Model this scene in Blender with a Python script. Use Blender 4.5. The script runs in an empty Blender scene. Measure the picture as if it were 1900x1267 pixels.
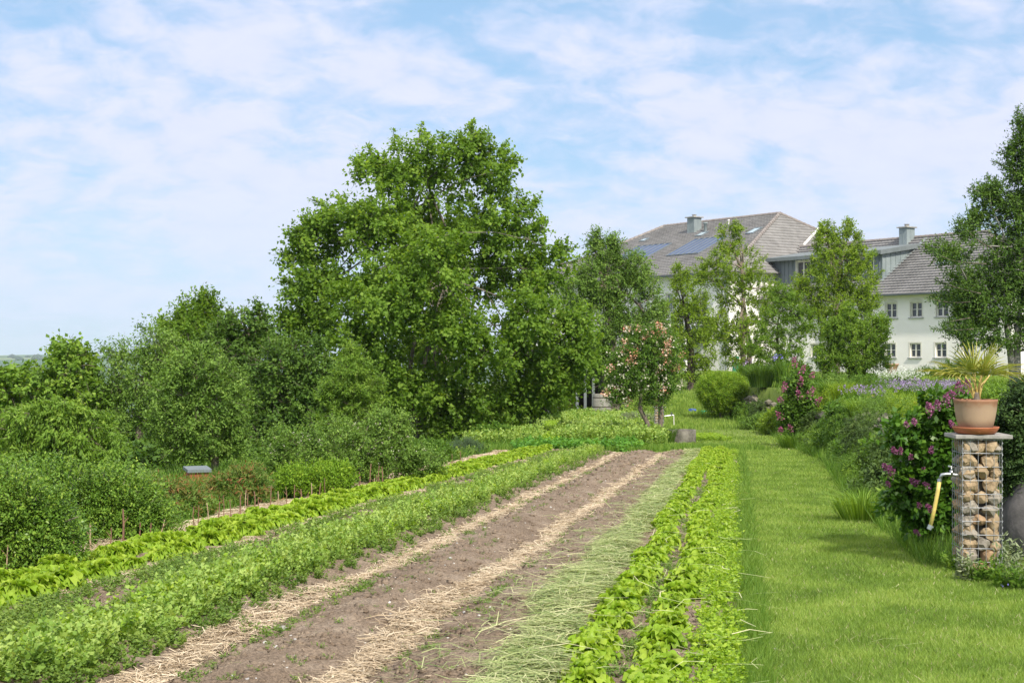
import bpy, math, random
import numpy as np
from mathutils import Vector, noise as mnoise
random.seed(7); RNG = np.random.default_rng(11)
C = bpy.context.scene.collection
F = 2650.0; CX = 950.0; HZ = 658.0; EYE = 1.6
CS, SN = math.cos(math.radians(9)), math.sin(math.radians(9))

# ------------------------------------------------------------ bookkeeping
def tag(o, label=None, cat=None, group=None, kind=None):
    if label: o['label'] = label
    if cat: o['category'] = cat
    if group: o['group'] = group
    if kind: o['kind'] = kind
    return o
def empty(name, loc, label, cat, group=None, rz=0):
    o = bpy.data.objects.new(name, None); C.objects.link(o)
    o.location = loc; o.rotation_euler = (0, 0, rz); o.empty_display_size = .2
    return tag(o, label, cat, group)
def link(name, me, mat, parent=None):
    o = bpy.data.objects.new(name, me); C.objects.link(o)
    if mat is not None and not me.materials:
        for m in (mat if isinstance(mat, (list, tuple)) else [mat]): me.materials.append(m)
    if parent is not None:
        o.parent = parent
        # geometry is given in world space: undo the parent's placement
        bpy.context.view_layer.update() if False else None
        M = pmat(parent)
        o.matrix_parent_inverse = M.inverted()
    return o
from mathutils import Matrix, Euler
def pmat(p):
    M = Matrix.Translation(p.location) @ p.rotation_euler.to_matrix().to_4x4()
    if p.parent is not None:
        M = pmat(p.parent) @ p.matrix_parent_inverse @ M
    return M
def fast_mesh(name, V, quads=None, tris=None, smooth=False, tint=None):
    me = bpy.data.meshes.new(name)
    V = np.asarray(V, dtype=np.float32).reshape(-1, 3)
    nq = 0 if quads is None else len(quads); nt = 0 if tris is None else len(tris)
    loops = []
    if nq: loops.append(np.asarray(quads, dtype=np.int32).ravel())
    if nt: loops.append(np.asarray(tris, dtype=np.int32).ravel())
    L = np.concatenate(loops) if loops else np.zeros(0, np.int32)
    me.vertices.add(len(V)); me.vertices.foreach_set('co', V.ravel())
    me.loops.add(len(L)); me.loops.foreach_set('vertex_index', L)
    st = np.concatenate([np.arange(nq)*4, nq*4+np.arange(nt)*3]).astype(np.int32)
    me.polygons.add(nq+nt); me.polygons.foreach_set('loop_start', st)
    if smooth: me.polygons.foreach_set('use_smooth', np.ones(nq+nt, dtype=bool))
    if tint is not None:
        a = me.attributes.new('tint', 'FLOAT', 'FACE'); a.data.foreach_set('value', np.asarray(tint, dtype=np.float32))
    me.update(calc_edges=True); me.validate()
    return me
class MB:
    """collects boxes, tubes and polygons and links them as one mesh object"""
    def __init__(s): s.v = []; s.f = []
    def poly(s, pts):
        n = len(s.v); s.v += [tuple(p) for p in pts]; s.f.append(tuple(range(n, n+len(pts))))
    def box(s, o, ax, ay, az):
        o, ax, ay, az = map(Vector, (o, ax, ay, az)); n = len(s.v)
        for k in (0, 1):
            for i, j in ((0, 0), (1, 0), (1, 1), (0, 1)): s.v.append(tuple(o+ax*i+ay*j+az*k))
        s.f += [(n, n+3, n+2, n+1), (n+4, n+5, n+6, n+7)]
        for i in range(4): j = (i+1) % 4; s.f.append((n+i, n+j, n+4+j, n+4+i))
    def cbox(s, c, sx, sy, sz, rz=0):
        c = Vector(c); a = Vector((math.cos(rz), math.sin(rz), 0))*sx; b = Vector((-math.sin(rz), math.cos(rz), 0))*sy; z = Vector((0, 0, sz))
        s.box(c-a/2-b/2, a, b, z)
    def tube(s, pts, rad, n=6, cap=True):
        pts = [Vector(p) for p in pts]; k0 = len(s.v)
        if not isinstance(rad, (list, tuple)): rad = [rad]*len(pts)
        up = Vector((0, 0, 1))
        d0 = (pts[1]-pts[0]).normalized(); a = d0.cross(up)
        if a.length < .05: a = d0.cross(Vector((1, 0, 0)))
        a.normalize()
        for i, p in enumerate(pts):
            d = (pts[min(i+1, len(pts)-1)]-pts[max(i-1, 0)]).normalized()
            a = (a-d*a.dot(d)).normalized(); b = d.cross(a)
            for q in range(n):
                t = 2*math.pi*q/n; s.v.append(tuple(p+(a*math.cos(t)+b*math.sin(t))*rad[i]))
        for i in range(len(pts)-1):
            for q in range(n):
                r = (q+1) % n; s.f.append((k0+i*n+q, k0+i*n+r, k0+(i+1)*n+r, k0+(i+1)*n+q))
        if cap:
            s.f.append(tuple(k0+q for q in reversed(range(n)))); m = k0+(len(pts)-1)*n; s.f.append(tuple(m+q for q in range(n)))
    def lathe(s, c, prof, n=32, wob=0):
        c = Vector(c); k0 = len(s.v)
        for r, z in prof:
            for q in range(n):
                t = 2*math.pi*q/n; s.v.append((c.x+r*math.cos(t), c.y+r*math.sin(t), c.z+z))
        for i in range(len(prof)-1):
            for q in range(n):
                r = (q+1) % n; s.f.append((k0+i*n+q, k0+i*n+r, k0+(i+1)*n+r, k0+(i+1)*n+q))
    def rock(s, c, r, seed, sub=2, sc=(1, 1, 1), rough=.25, rz=0):
        V, T = ICO[sub]; k0 = len(s.v); c = Vector(c); off = Vector((seed*3.7, seed*1.3, seed*7.1))
        cz, sz_ = math.cos(rz), math.sin(rz)
        for p in V:
            d = 1+rough*(mnoise.noise(p*1.3+off)*1.6+.5*mnoise.noise(p*3.1+off)); 
            # flat facets: cut by a few planes
            q = p*d
            for k in range(5):
                nn = Vector((math.sin(seed*1.7+k*2.1), math.cos(seed*2.3+k*1.3), math.sin(seed+k*2.9))).normalized()
                e = q.dot(nn)-.78
                if e > 0: q = q-nn*e
            q = Vector((q.x*sc[0], q.y*sc[1], q.z*sc[2]))*r
            s.v.append((c.x+q.x*cz-q.y*sz_, c.y+q.x*sz_+q.y*cz, c.z+q.z))
        s.f += [tuple(k0+i for i in t) for t in T]
    def build(s, name, mat, parent=None, smooth=False, bevel=0):
        me = bpy.data.meshes.new(name); me.from_pydata(s.v, [], s.f); me.update()
        if smooth: me.polygons.foreach_set('use_smooth', np.ones(len(me.polygons), dtype=bool))
        o = link(name, me, mat, parent)
        if bevel:
            b = o.modifiers.new('bevel', 'BEVEL'); b.width = bevel; b.segments = 2; b.limit_method = 'ANGLE'
        return o
def _ico():
    import bmesh
    out = {}
    for sub in (1, 2, 3):
        bm = bmesh.new(); bmesh.ops.create_icosphere(bm, subdivisions=sub, radius=1)
        out[sub] = ([v.co.copy() for v in bm.verts], [tuple(v.index for v in f.verts) for f in bm.faces]); bm.free()
    return out
ICO = _ico()

# ------------------------------------------------------------ materials
def nmat(name):
    m = bpy.data.materials.new(name); m.use_nodes = True; nt = m.node_tree
    return m, nt, nt.nodes['Principled BSDF'], nt.nodes['Material Output']
def ramp(nt, stops, inp=None, interp='LINEAR'):
    r = nt.nodes.new('ShaderNodeValToRGB'); e = r.color_ramp.elements; r.color_ramp.interpolation = interp
    while len(e) < len(stops): e.new(.5)
    for k, (p, c) in enumerate(stops): e[k].position = p; e[k].color = (*c, 1) if len(c) == 3 else c
    if inp is not None: nt.links.new(inp, r.inputs[0])
    return r
def noise(nt, scale, detail=4, rough=.6, coord=None, dist=0):
    n = nt.nodes.new('ShaderNodeTexNoise'); n.inputs['Scale'].default_value = scale; n.inputs['Detail'].default_value = detail
    n.inputs['Roughness'].default_value = rough; n.inputs['Distortion'].default_value = dist
    if coord is None:
        g = nt.nodes.new('ShaderNodeNewGeometry'); coord = g.outputs['Position']
    nt.links.new(coord, n.inputs['Vector']); return n
def bump(nt, b, height, strength=.5, dist=.02):
    n = nt.nodes.new('ShaderNodeBump'); n.inputs['Strength'].default_value = strength; n.inputs['Distance'].default_value = dist
    nt.links.new(height, n.inputs['Height']); nt.links.new(n.outputs[0], b.inputs['Normal']); return n
def surf(name, c1, c2, scale=5, rough=.8, bs=.4, bd=.01, metal=0, detail=6, bscale=None, stops=(.3, .7)):
    m, nt, b, o = nmat(name)
    n = noise(nt, scale, detail); r = ramp(nt, [(stops[0], c1), (stops[1], c2)], n.outputs['Fac'])
    nt.links.new(r.outputs[0], b.inputs['Base Color']); b.inputs['Roughness'].default_value = rough; b.inputs['Metallic'].default_value = metal
    n2 = noise(nt, bscale or scale*4, 5); bump(nt, b, n2.outputs['Fac'], bs, bd)
    return m
def leafmat(name, stops, transl=.35, rough=.55, tcol=None, clump=.25, cs=1.2, spec=.2):
    """stops: [(pos, colour)] read with the per-leaf tint plus a slow noise through the crown"""
    m, nt, b, o = nmat(name)
    a = nt.nodes.new('ShaderNodeAttribute'); a.attribute_name = 'tint'
    n = noise(nt, cs, 2); ma = nt.nodes.new('ShaderNodeMath'); ma.operation = 'MULTIPLY_ADD'
    ms = nt.nodes.new('ShaderNodeMath'); ms.operation = 'SUBTRACT'; nt.links.new(n.outputs['Fac'], ms.inputs[0]); ms.inputs[1].default_value = .5
    nt.links.new(ms.outputs[0], ma.inputs[0]); ma.inputs[1].default_value = clump*3; nt.links.new(a.outputs['Fac'], ma.inputs[2])
    r = ramp(nt, stops, ma.outputs[0])
    nt.links.new(r.outputs[0], b.inputs['Base Color']); b.inputs['Roughness'].default_value = rough
    b.inputs['Specular IOR Level'].default_value = spec
    t = nt.nodes.new('ShaderNodeBsdfTranslucent')
    hs = nt.nodes.new('ShaderNodeMix'); hs.data_type = 'RGBA'; hs.blend_type = 'MULTIPLY'; hs.inputs[0].default_value = 1
    nt.links.new(r.outputs[0], hs.inputs[6]); hs.inputs[7].default_value = (*(tcol or (1.5, 1.4, .55)), 1)
    nt.links.new(hs.outputs[2], t.inputs['Color'])
    mx = nt.nodes.new('ShaderNodeMixShader'); mx.inputs[0].default_value = transl
    nt.links.new(b.outputs[0], mx.inputs[1]); nt.links.new(t.outputs[0], mx.inputs[2]); nt.links.new(mx.outputs[0], o.inputs['Surface'])
    return m
def green(name, dark, mid, light, shift=(1.12, 1.05, .85), **k):
    dark, mid, light = [tuple(min(.9, c*s) for c, s in zip(x, shift)) for x in (dark, mid, light)]
    return leafmat(name, [(0, dark), (.5, mid), (1, light)], **k)

# ------------------------------------------------------------ terrain
BP = np.array([(-60, .3), (6, .08), (9, .03), (12, -.06), (47, -1.1), (55, -.87), (70, -.35), (92, .40), (140, .6), (400, -8), (900, -60), (9000, -60)])
WP = np.array([(-60, 3.0), (8, 3.3), (10.5, 3.72), (17.9, 4.85), (28, 6.75), (33, 7.35), (38, 8.0), (44, 9.0), (48, 9.3), (53, 8.8), (57, 7.9), (63, 8.5), (75, 9), (92, 9), (140, 9), (9000, 9)])
def smooth(a, b, x): t = np.clip((x-a)/(b-a), 0, 1); return t*t*(3-2*t)
def xwall(Y): return np.interp(Y, WP[:, 0], WP[:, 1])
def ground(X, Y):
    X = np.asarray(X, float); Y = np.asarray(Y, float)
    z = np.interp(Y, BP[:, 0], BP[:, 1])
    v = X*CS-Y*SN
    d = np.clip(-5.7-v, 0, None)
    z = z-.045*np.clip(d, 0, 10)-.10*np.clip(d-10, 0, 400)*smooth(10, 30, d)
    # lower yard left of the house
    z = z-smooth(50, 85, Y)*smooth(9, 2, X)*1.0*smooth(400, 150, Y)
    w = X-xwall(Y)
    ter = np.clip(.33+.0012*Y+.01*w, None, .75)
    k = smooth(.05, .45, w)*smooth(90, 62, Y)
    z = z*(1-k)+np.maximum(z, ter)*k
    # rolling far country
    far = smooth(600, 2200, np.hypot(X, Y))
    hills = 52+26*np.sin(X/900+1)*np.cos(Y/1300)+14*np.sin(X/310+Y/800)
    z = np.maximum(z, -46-14*(1-far))
    z = z+far*(hills-30)*smooth(1500, 4200, np.hypot(X, Y))
    return z
def gz(x, y): return float(ground(x, y))
def AT(px, py, Y): return Vector(((px-CX)/F*Y, Y, EYE+(HZ-py)/F*Y))
def GP(px, Y): x = (px-CX)/F*Y; return Vector((x, Y, gz(x, Y)))
def hit(px, py):
    """first ground point under the line of sight"""
    Y = 5.0
    for _ in range(4000):
        p = AT(px, py, Y)
        if p.z <= gz(p.x, Y): return p
        Y += .02+Y*.001
    return p
def vt(v, t): return (v*CS+t*SN, -v*SN+t*CS)

# ------------------------------------------------------------ foliage
def unit(a): return a/np.maximum(np.linalg.norm(a, axis=-1, keepdims=True), 1e-9)
def leaf_arrays(P, D, N, L, W, fold=.12):
    D = unit(D); S = unit(np.cross(D, N)); N = np.cross(S, D)
    L = L[:, None]; W = W[:, None]
    m = P+D*L*.42+N*fold*L*-.0
    return np.stack([P, m+S*W*.5-N*L*fold, P+D*L-N*L*fold*.6, m-S*W*.5-N*L*fold], 1)
def leaves(name, P, D, N, L, W, tint, mat, parent=None, fold=.12):
    V = leaf_arrays(P, D, N, L, W, fold); n = len(P)
    me = fast_mesh(name, V.reshape(-1, 3), quads=np.arange(4*n).reshape(n, 4), tint=tint)
    return link(name, me, mat, parent)
def spray(ells, n_clump, twigs, per, tw_len, leaf, asp=.5, up=.5, droop=.3, shell=.5, spread=.7, flat=1.0, jit=.02, rng=RNG, tvar=.22, tip=.0):
    """leaf positions for a crown made of ellipsoids (centre, radii); returns P,D,N,L,W,tint and clump centres"""
    ells = [(np.array(c, float), np.array(r, float)) for c, r in ells]
    vol = np.array([(r[0]*r[2])**.78 for c, r in ells]); vol = vol/vol.sum()
    idx = rng.choice(len(ells), n_clump, p=vol)
    c = np.array([e[0] for e in ells])[idx]; r = np.array([e[1] for e in ells])[idx]
    u = unit(rng.normal(size=(n_clump, 3)))
    rr = (shell+(1-shell)*rng.random(n_clump))**.7
    cen = c+u*r*rr[:, None]
    outw = unit(u/ r*r.mean(1, keepdims=True))
    T = n_clump*twigs
    cen_t = np.repeat(cen, twigs, 0); ow = np.repeat(outw, twigs, 0)
    td = unit(ow*.8+np.array([0, 0, up])+rng.normal(size=(T, 3))*spread*np.array([1, 1, flat]))
    tl = tw_len*(.55+.9*rng.random(T))
    start = cen_t-td*tl[:, None]*.35
    M = T*per
    f = rng.random(M); ti = np.repeat(np.arange(T), per)
    P = start[ti]+td[ti]*(f*tl[ti])[:, None]
    P[:, 2] -= droop*(f**2)*tl[ti]*.5
    P += rng.normal(size=(M, 3))*jit
    D = unit(td[ti]*.7+unit(rng.normal(size=(M, 3)))*.9+np.array([0, 0, -droop]))
    N = unit(rng.normal(size=(M, 3))*.55+np.array([0, 0, 1.0])+ow[ti]*.45)
    L = leaf*(.65+.6*rng.random(M)); W = L*asp*(.8+.4*rng.random(M))
    ct = rng.normal(size=n_clump)*tvar*.55
    tint = .45+np.repeat(np.repeat(ct, twigs), per)+rng.normal(size=M)*tvar*.6+tip*(f-.4)
    return P, D, N, L, W, np.clip(tint, 0, 1), cen, (start, td, tl)
def pxells(L, Y, depth=1.0):
    out = []
    for e in L:
        px, py, rx, ry = e[:4]; dy = e[4] if len(e) > 4 else 0
        p = AT(px, py, Y+dy); s = (Y+dy)/F
        out.append(((p.x, p.y, p.z), (rx*s, max(rx, ry*.7)*s*depth, ry*s)))
    return out
def limb_pts(a, b, bend=.15, n=5, sag=0):
    a = Vector(a); b = Vector(b); L = (b-a).length
    o = Vector((random.uniform(-1, 1), random.uniform(-1, 1), random.uniform(-.3, 1)))*L*bend
    return [a.lerp(b, t)+o*math.sin(math.pi*t)*(1)+Vector((0, 0, -sag*L*t*t)) for t in [i/(n-1) for i in range(n)]]
BARK = None
def tree(name, label, cat, Y, base, ells, mat, n_clump, twigs=5, per=9, tw=.5, leaf=.09, trunk_r=.12, group=None, fork=.35,
         bark=None, lean=None, stems=1, n_limb=60, depth=1.0, crownname='crown', tips=None, seed=1, topf=.85, **k):
    rng = np.random.default_rng(seed); random.seed(seed)
    g = GP(base[0], Y) if len(base) == 1 else Vector((base[0], base[1], gz(base[0], base[1])))
    t = empty(name, g, label, cat, group)
    E = pxells(ells, Y, depth)
    P, D, N, L, W, ti, cen, tws = spray(E, n_clump, twigs, per, tw, leaf, rng=rng, **k)
    zmin = g.z+.05
    keep = P[:, 2] > zmin
    leaves(crownname, P[keep], D[keep], N[keep], L[keep], W[keep], ti[keep], mat, t)
    m = MB(); cc = np.array([e[0] for e in E]); top = Vector(cc[np.argmax(cc[:, 2])])
    low = min(e[0][2]-e[1][2] for e in E)
    zf = g.z+max((low-g.z)*.9, (top.z-g.z)*fork*.6, .25)
    joints = []
    for s in range(stems):
        b0 = g+Vector((random.uniform(-1, 1)*.12*(stems > 1), random.uniform(-1, 1)*.12*(stems > 1), -.15))
        ln = lean[s] if lean else (random.uniform(-.15, .15), random.uniform(-.1, .1))
        fk = Vector((g.x+ln[0]*(zf-g.z), g.y+ln[1]*(zf-g.z), zf))
        tt = fk.lerp(top, topf)+Vector((random.uniform(-.5, .5), 0, 0))*(stems > 1)
        pts = [b0, b0.lerp(fk, .12)]+limb_pts(b0.lerp(fk, .3), fk, .05, 3)+limb_pts(fk, tt, .05, 6)[1:]
        rr = [trunk_r*1.35, trunk_r*1.05]+[trunk_r*.95, trunk_r*.9, trunk_r*.85]+[trunk_r*x for x in (.7, .55, .4, .28, .15)]
        m.tube(pts, rr, 9); joints.append(pts)
    for c, r in E:
        pts = random.choice(joints); c = Vector(c)
        cand = [p for p in pts[3:-1] if p.z < c.z+.1] or [pts[3]]
        a = min(cand, key=lambda p: (p-c).length+ (0 if p.z < c.z else 5))
        lp = limb_pts(a, c, .12, 6); d = trunk_r*min(.5, .2+.08*Vector(r).length/ max(tw, .1))
        m.tube(lp, [d, d*.85, d*.7, d*.55, d*.4, d*.2], 6)
        joints.append([a]*3+lp)
    sel = rng.choice(len(cen), min(n_limb, len(cen)), replace=False)
    allp = [p for j in joints for p in j[2:]]
    for i in sel:
        c = Vector(cen[i]); a = min((p for p in allp), key=lambda p: (p-c).length+max(0, p.z-c.z)*2)
        d = trunk_r*.16
        m.tube(limb_pts(a, c, .14, 5), [d, d*.8, d*.6, d*.45, d*.25], 4, cap=False)
    # loose twigs that carry the outer leaves
    st, td, tl = tws
    for i in rng.choice(len(st), min(n_limb*4, len(st)), replace=False):
        a = Vector(st[i]); b = a+Vector(td[i])*float(tl[i])
        m.tube([a, b], [trunk_r*.06, trunk_r*.03], 3, cap=False)
    m.build('trunk', bark or BARK, t, smooth=True)
    return t
# ------------------------------------------------------------ shared materials
BARK = surf('bark', (.10, .075, .055), (.22, .18, .14), 14, .9, .8, .01)
BARK_D = surf('dark_bark', (.05, .038, .03), (.12, .09, .07), 14, .9, .8, .01)
M_lawn_b = green('lawn_blades', (.085, .16, .035), (.18, .30, .06), (.33, .44, .14), transl=.35, clump=.52, cs=1.4)
M_rough = green('rough_grass', (.04, .10, .018), (.10, .21, .03), (.22, .34, .08), transl=.35, clump=.2, cs=.8)
M_lettuce = green('lettuce_leaf', shift=(1, 1, 1), dark=(.13, .24, .02), mid=(.27, .42, .035), light=(.48, .58, .08), transl=.4, rough=.4, clump=.1, cs=3, tcol=(1.25, 1.3, .4))
M_pea = green('pea_leaf', (.09, .19, .035), (.20, .34, .075), (.38, .50, .17), transl=.35, rough=.45, clump=.15, cs=3)
M_weed = green('weed_leaf', (.055, .12, .025), (.125, .22, .045), (.24, .34, .085), transl=.3, clump=.25, cs=1.5)
M_hay = leafmat('cut_grass', [(0, (.10, .17, .04)), (.35, (.24, .31, .10)), (.7, (.40, .44, .19)), (1, (.60, .57, .33))], transl=.15, rough=.6, clump=.2, cs=1.6)
M_straw = leafmat('straw', [(0, (.25, .18, .11)), (.4, (.48, .37, .24)), (1, (.74, .63, .46))], transl=.1, rough=.7, clump=.15, cs=2, tcol=(1, .9, .7))
M_stone = surf('stone', (.24, .20, .155), (.46, .40, .32), 9, .9, .9, .01, bscale=30)
M_stone_g = surf('grey_stone', (.22, .21, .19), (.42, .40, .36), 7, .9, .9, .02, bscale=20)

def ground_mat():
    m, nt, b, o = nmat('ground')
    g = nt.nodes.new('ShaderNodeNewGeometry')
    n1 = noise(nt, .5, 6, .7); n2 = noise(nt, 9, 5, .7); n3 = noise(nt, .06, 3)
    mx = nt.nodes.new('ShaderNodeMath'); mx.operation = 'MULTIPLY_ADD'; nt.links.new(n2.outputs[0], mx.inputs[0]); mx.inputs[1].default_value = .5
    nt.links.new(n1.outputs[0], mx.inputs[2])
    r = ramp(nt, [(.45, (.065, .10, .02)), (.75, (.12, .17, .03)), (1, (.17, .22, .05))], mx.outputs[0])
    # fields of the far country
    vor = nt.nodes.new('ShaderNodeTexVoronoi'); vor.inputs['Scale'].default_value = .004; nt.links.new(g.outputs['Position'], vor.inputs['Vector'])
    rf = ramp(nt, [(0, (.04, .09, .03)), (.35, (.09, .16, .04)), (.6, (.05, .10, .035)), (.8, (.16, .20, .08)), (1, (.07, .13, .04))], vor.outputs['Color'], 'CONSTANT')
    ln = nt.nodes.new('ShaderNodeVectorMath'); ln.operation = 'LENGTH'; nt.links.new(g.outputs['Position'], ln.inputs[0])
    mr = nt.nodes.new('ShaderNodeMapRange'); mr.inputs[1].default_value = 150; mr.inputs[2].default_value = 300; nt.links.new(ln.outputs['Value'], mr.inputs[0])
    mm = nt.nodes.new('ShaderNodeMix'); mm.data_type = 'RGBA'; nt.links.new(mr.outputs[0], mm.inputs[0]); nt.links.new(r.outputs[0], mm.inputs[6]); nt.links.new(rf.outputs[0], mm.inputs[7])
    nt.links.new(mm.outputs[2], b.inputs['Base Color']); b.inputs['Roughness'].default_value = .9; b.inputs['Specular IOR Level'].default_value = .15
    bump(nt, b, n2.outputs[0], .5, .03)
    return m
def geo(a, b, n, s): 
    return list(a+(b-a)*((np.linspace(0, 1, n))**s))
xs = np.unique(np.concatenate([-np.geomspace(40, 7000, 40), np.arange(-40, -9, 1.0), np.arange(-9, 14, .2), np.arange(14, 50, 1.0), np.geomspace(50, 7000, 40)]))
ys = np.unique(np.concatenate([np.arange(-20, 4, 2.0), np.arange(4, 50, .3), np.arange(50, 130, 1.0), np.geomspace(130, 9000, 60)]))
def grid(name, xs, ys, zf, mat):
    X, Y = np.meshgrid(xs, ys); Z = zf(X, Y); nx, ny = len(xs), len(ys)
    V = np.stack([X, Y, Z], -1).reshape(-1, 3)
    i = np.arange(nx-1)[None, :]+np.arange(ny-1)[:, None]*nx; q = np.stack([i, i+1, i+nx+1, i+nx], -1).reshape(-1, 4)
    return link(name, fast_mesh(name, V, quads=q, smooth=True), mat)
def zg(X, Y):
    v = X*CS-Y*SN; t = X*SN+Y*CS
    inb = smooth(-5.6, -5.4, v)*smooth(.06, -.10, v)*smooth(34.3, 34.1, t)*smooth(1.0, 1.3, t)
    return ground(X, Y)-.10*inb
tag(grid('ground', xs, ys, zg, ground_mat()), kind='structure')

# ------------------------------------------------------------ soil of the beds
def bedz(v, t):
    X, Y = vt(v, t); z = ground(X, Y)
    prof = np.interp(v, [-5.55, -5.3, -5.0, -4.7, -4.3, -3.9, -3.3, -3.0, -2.75, -2.5, -2.2, -1.98, -1.8, -1.62, -1.4, -1.0, -.7, -.1, .05, .14],
                     [0, -.02, -.01, .05, .04, .03, .05, .0, -.04, .0, .05, .0, -.045, .0, .045, .03, .04, .03, -.01, -.02])
    return z+prof
def fbm(x, y, seed, oct=5):
    rng = np.random.default_rng(seed); out = 0; a = 1
    for k in range(oct):
        for j in range(3):
            th = rng.random()*6.28; ph = rng.random()*6.28; fr = 2**k*(1+.3*rng.random())
            out = out+a*np.sin((x*math.cos(th)+y*math.sin(th))*fr+ph+1.7*np.sin((x*math.sin(th)-y*math.cos(th))*fr*.7+ph*2))
        a *= .55
    return out/3
tv = [1.0]
while tv[-1] < 34.25: tv.append(tv[-1]+(.06 if tv[-1] < 5.5 else max(.02, tv[-1]*.0032)))
tv = np.array(tv); vv = np.arange(-5.55, .075, .025)
Vg, Tg = np.meshgrid(vv, tv)
Vw = Vg+.03*np.sin(Tg*.9)+.02*np.sin(Tg*2.3+Vg)
Z = bedz(Vg, Tg)+.006*fbm(Vg*9, Tg*9, 3)+.007*fbm(Vg*34, Tg*34, 5, 3)
Z += RNG.normal(size=Z.shape)*.0045+.012*np.clip(fbm(Vg*5, Tg*4, 9, 3), 0, 1)
edge = np.minimum.reduce([smooth(-5.55, -5.4, Vg), smooth(.075, -.02, Vg)]); Z = Z*1-(1-edge)*.03
Xg, Yg = vt(Vg, Tg)
nx, ny = len(vv), len(tv); i = np.arange(nx-1)[None, :]+np.arange(ny-1)[:, None]*nx
m, nt, b, o = nmat('garden_soil')
n1 = noise(nt, 2.2, 8, .7); n2 = noise(nt, 60, 4, .8); n3 = noise(nt, 160, 2, .5)
r = ramp(nt, [(.35, (.185, .136, .096)), (.55, (.265, .202, .146)), (.72, (.35, .285, .218))], n1.outputs[0])
r2 = ramp(nt, [(.35, (.45, .45, .45)), (.55, (1, 1, 1)), (.72, (1.25, 1.22, 1.2))], n2.outputs[0])
mm = nt.nodes.new('ShaderNodeMix'); mm.data_type = 'RGBA'; mm.blend_type = 'MULTIPLY'; mm.inputs[0].default_value = 1
nt.links.new(r.outputs[0], mm.inputs[6]); nt.links.new(r2.outputs[0], mm.inputs[7]); nt.links.new(mm.outputs[2], b.inputs['Base Color'])
b.inputs['Roughness'].default_value = .95; b.inputs['Specular IOR Level'].default_value = .1
bump(nt, b, n2.outputs[0], .9, .012)
soil = link('garden_soil', fast_mesh('garden_soil', np.stack([Xg, Yg, Z], -1).reshape(-1, 3), quads=np.stack([i, i+1, i+nx+1, i+nx], -1).reshape(-1, 4), smooth=True), m)
tag(soil, kind='structure')
M_soil = m

def sample_t(n, t0, t1, p=1.6, rng=RNG):
    """more samples near the camera: density ~ t**-p"""
    u = rng.random(n); a = 1-p if abs(1-p) > 1e-6 else 1e-4
    return (t0**a+u*(t1**a-t0**a))**(1/a)
def strands(name, n, vfun, t0, t1, ln, wd, lift, mat, label, ang=None, p=1.5, curv=.15, seed=1, tb=.5, tv_=.25, cat=None, zf=bedz, stand=.06):
    rng = np.random.default_rng(seed)
    t = sample_t(n, t0, t1, p, rng); v = vfun(t, rng, n); n = len(v)
    x, y = vt(v, t); z = zf(v, t)+lift*rng.random(n)+.006
    a = rng.random(n)*math.pi*2 if ang is None else ang(rng, n)
    s = np.maximum(1, (t/11)**.8)
    L = ln*(.5+rng.random(n)); W = wd*(.7+.6*rng.random(n))*s
    d = np.stack([np.cos(a), np.sin(a), rng.normal(size=n)*stand], 1); sd = np.stack([-np.sin(a), np.cos(a), rng.normal(size=n)*.3], 1); sd = unit(sd)
    P = np.stack([x, y, z], 1); L = L[:, None]; W = W[:, None]
    bow = sd*L*(rng.normal(size=(n, 1))*curv); upb = np.array([0, 0, 1.])*L*(.04*rng.random((n, 1)))
    A = P-d*L/2; B = P+bow+upb; E = P+d*L/2
    V = np.stack([A-sd*W/2, A+sd*W/2, B+sd*W/2, B-sd*W/2, E+sd*W*.3, E-sd*W*.3], 1).reshape(-1, 3)
    k = np.arange(n)*6; q = np.stack([np.stack([k, k+1, k+2, k+3], 1), np.stack([k+3, k+2, k+4, k+5], 1)], 1).reshape(-1, 4)
    ti = np.repeat(np.clip(tb+rng.normal(size=n)*tv_, 0, 1), 2)
    o = link(name, fast_mesh(name, V, quads=q, tint=ti), mat)
    return tag(o, label, cat, None, 'stuff')
def band(c0, c1, w, wav=.05, soft=.35):
    def f(t, rng, n):
        c = np.interp(t, [5, 9, 12.5, 22, 34], c0 if isinstance(c0, list) else [c0]*5)
        ww = w*(1+.28*np.sin(t*1.7)+.2*np.sin(t*4.1+1))
        return c+wav*np.sin(t*1.1+c1)+wav*.5*np.sin(t*3.3+2*c1)+rng.uniform(-.5, .5, n)*ww+rng.normal(size=n)*ww*soft*.35
    return f
strands('straw_mulch', 15000, band([-1.88, -1.84, -1.76, -1.75, -1.74], 1, .17, .03, .5), 6.2, 34.1, .12, .0045, .03, M_straw, 'pale straw laid in the furrow between the two bare soil beds', cat='straw', curv=.08, stand=.12)
strands('straw_mulch', 13000, band([-2.80, -2.78, -2.68, -2.72, -2.76], 2.2, .18, .03, .5), 6.2, 34.0, .12, .0045, .025, M_straw, 'pale straw strip between the pea row and the bare soil', cat='straw', curv=.08, stand=.12)
strands('straw_mulch', 38000, band([-5.26, -5.26, -5.30, -5.36, -5.42], .3, .46, .03), 8.5, 34.1, .13, .005, .03, M_straw, 'pale straw strip beside the row of wooden stakes', cat='straw', p=1.2)
strands('straw_mulch', 5000, band([-4.25]*5, 1.3, .22, .05), 8.5, 34.1, .11, .005, .01, M_straw, 'scattered straw beside the left lettuce rows', cat='straw', p=1.3)
# scattered dry bits all over the soil
strands('straw_litter', 5000, lambda t, r, n: r.uniform(-5.3, -.1, n), 6.2, 34.1, .05, .003, .004, M_straw, 'loose dry stalks scattered over the bare soil', cat='straw', tb=.35)
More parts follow.
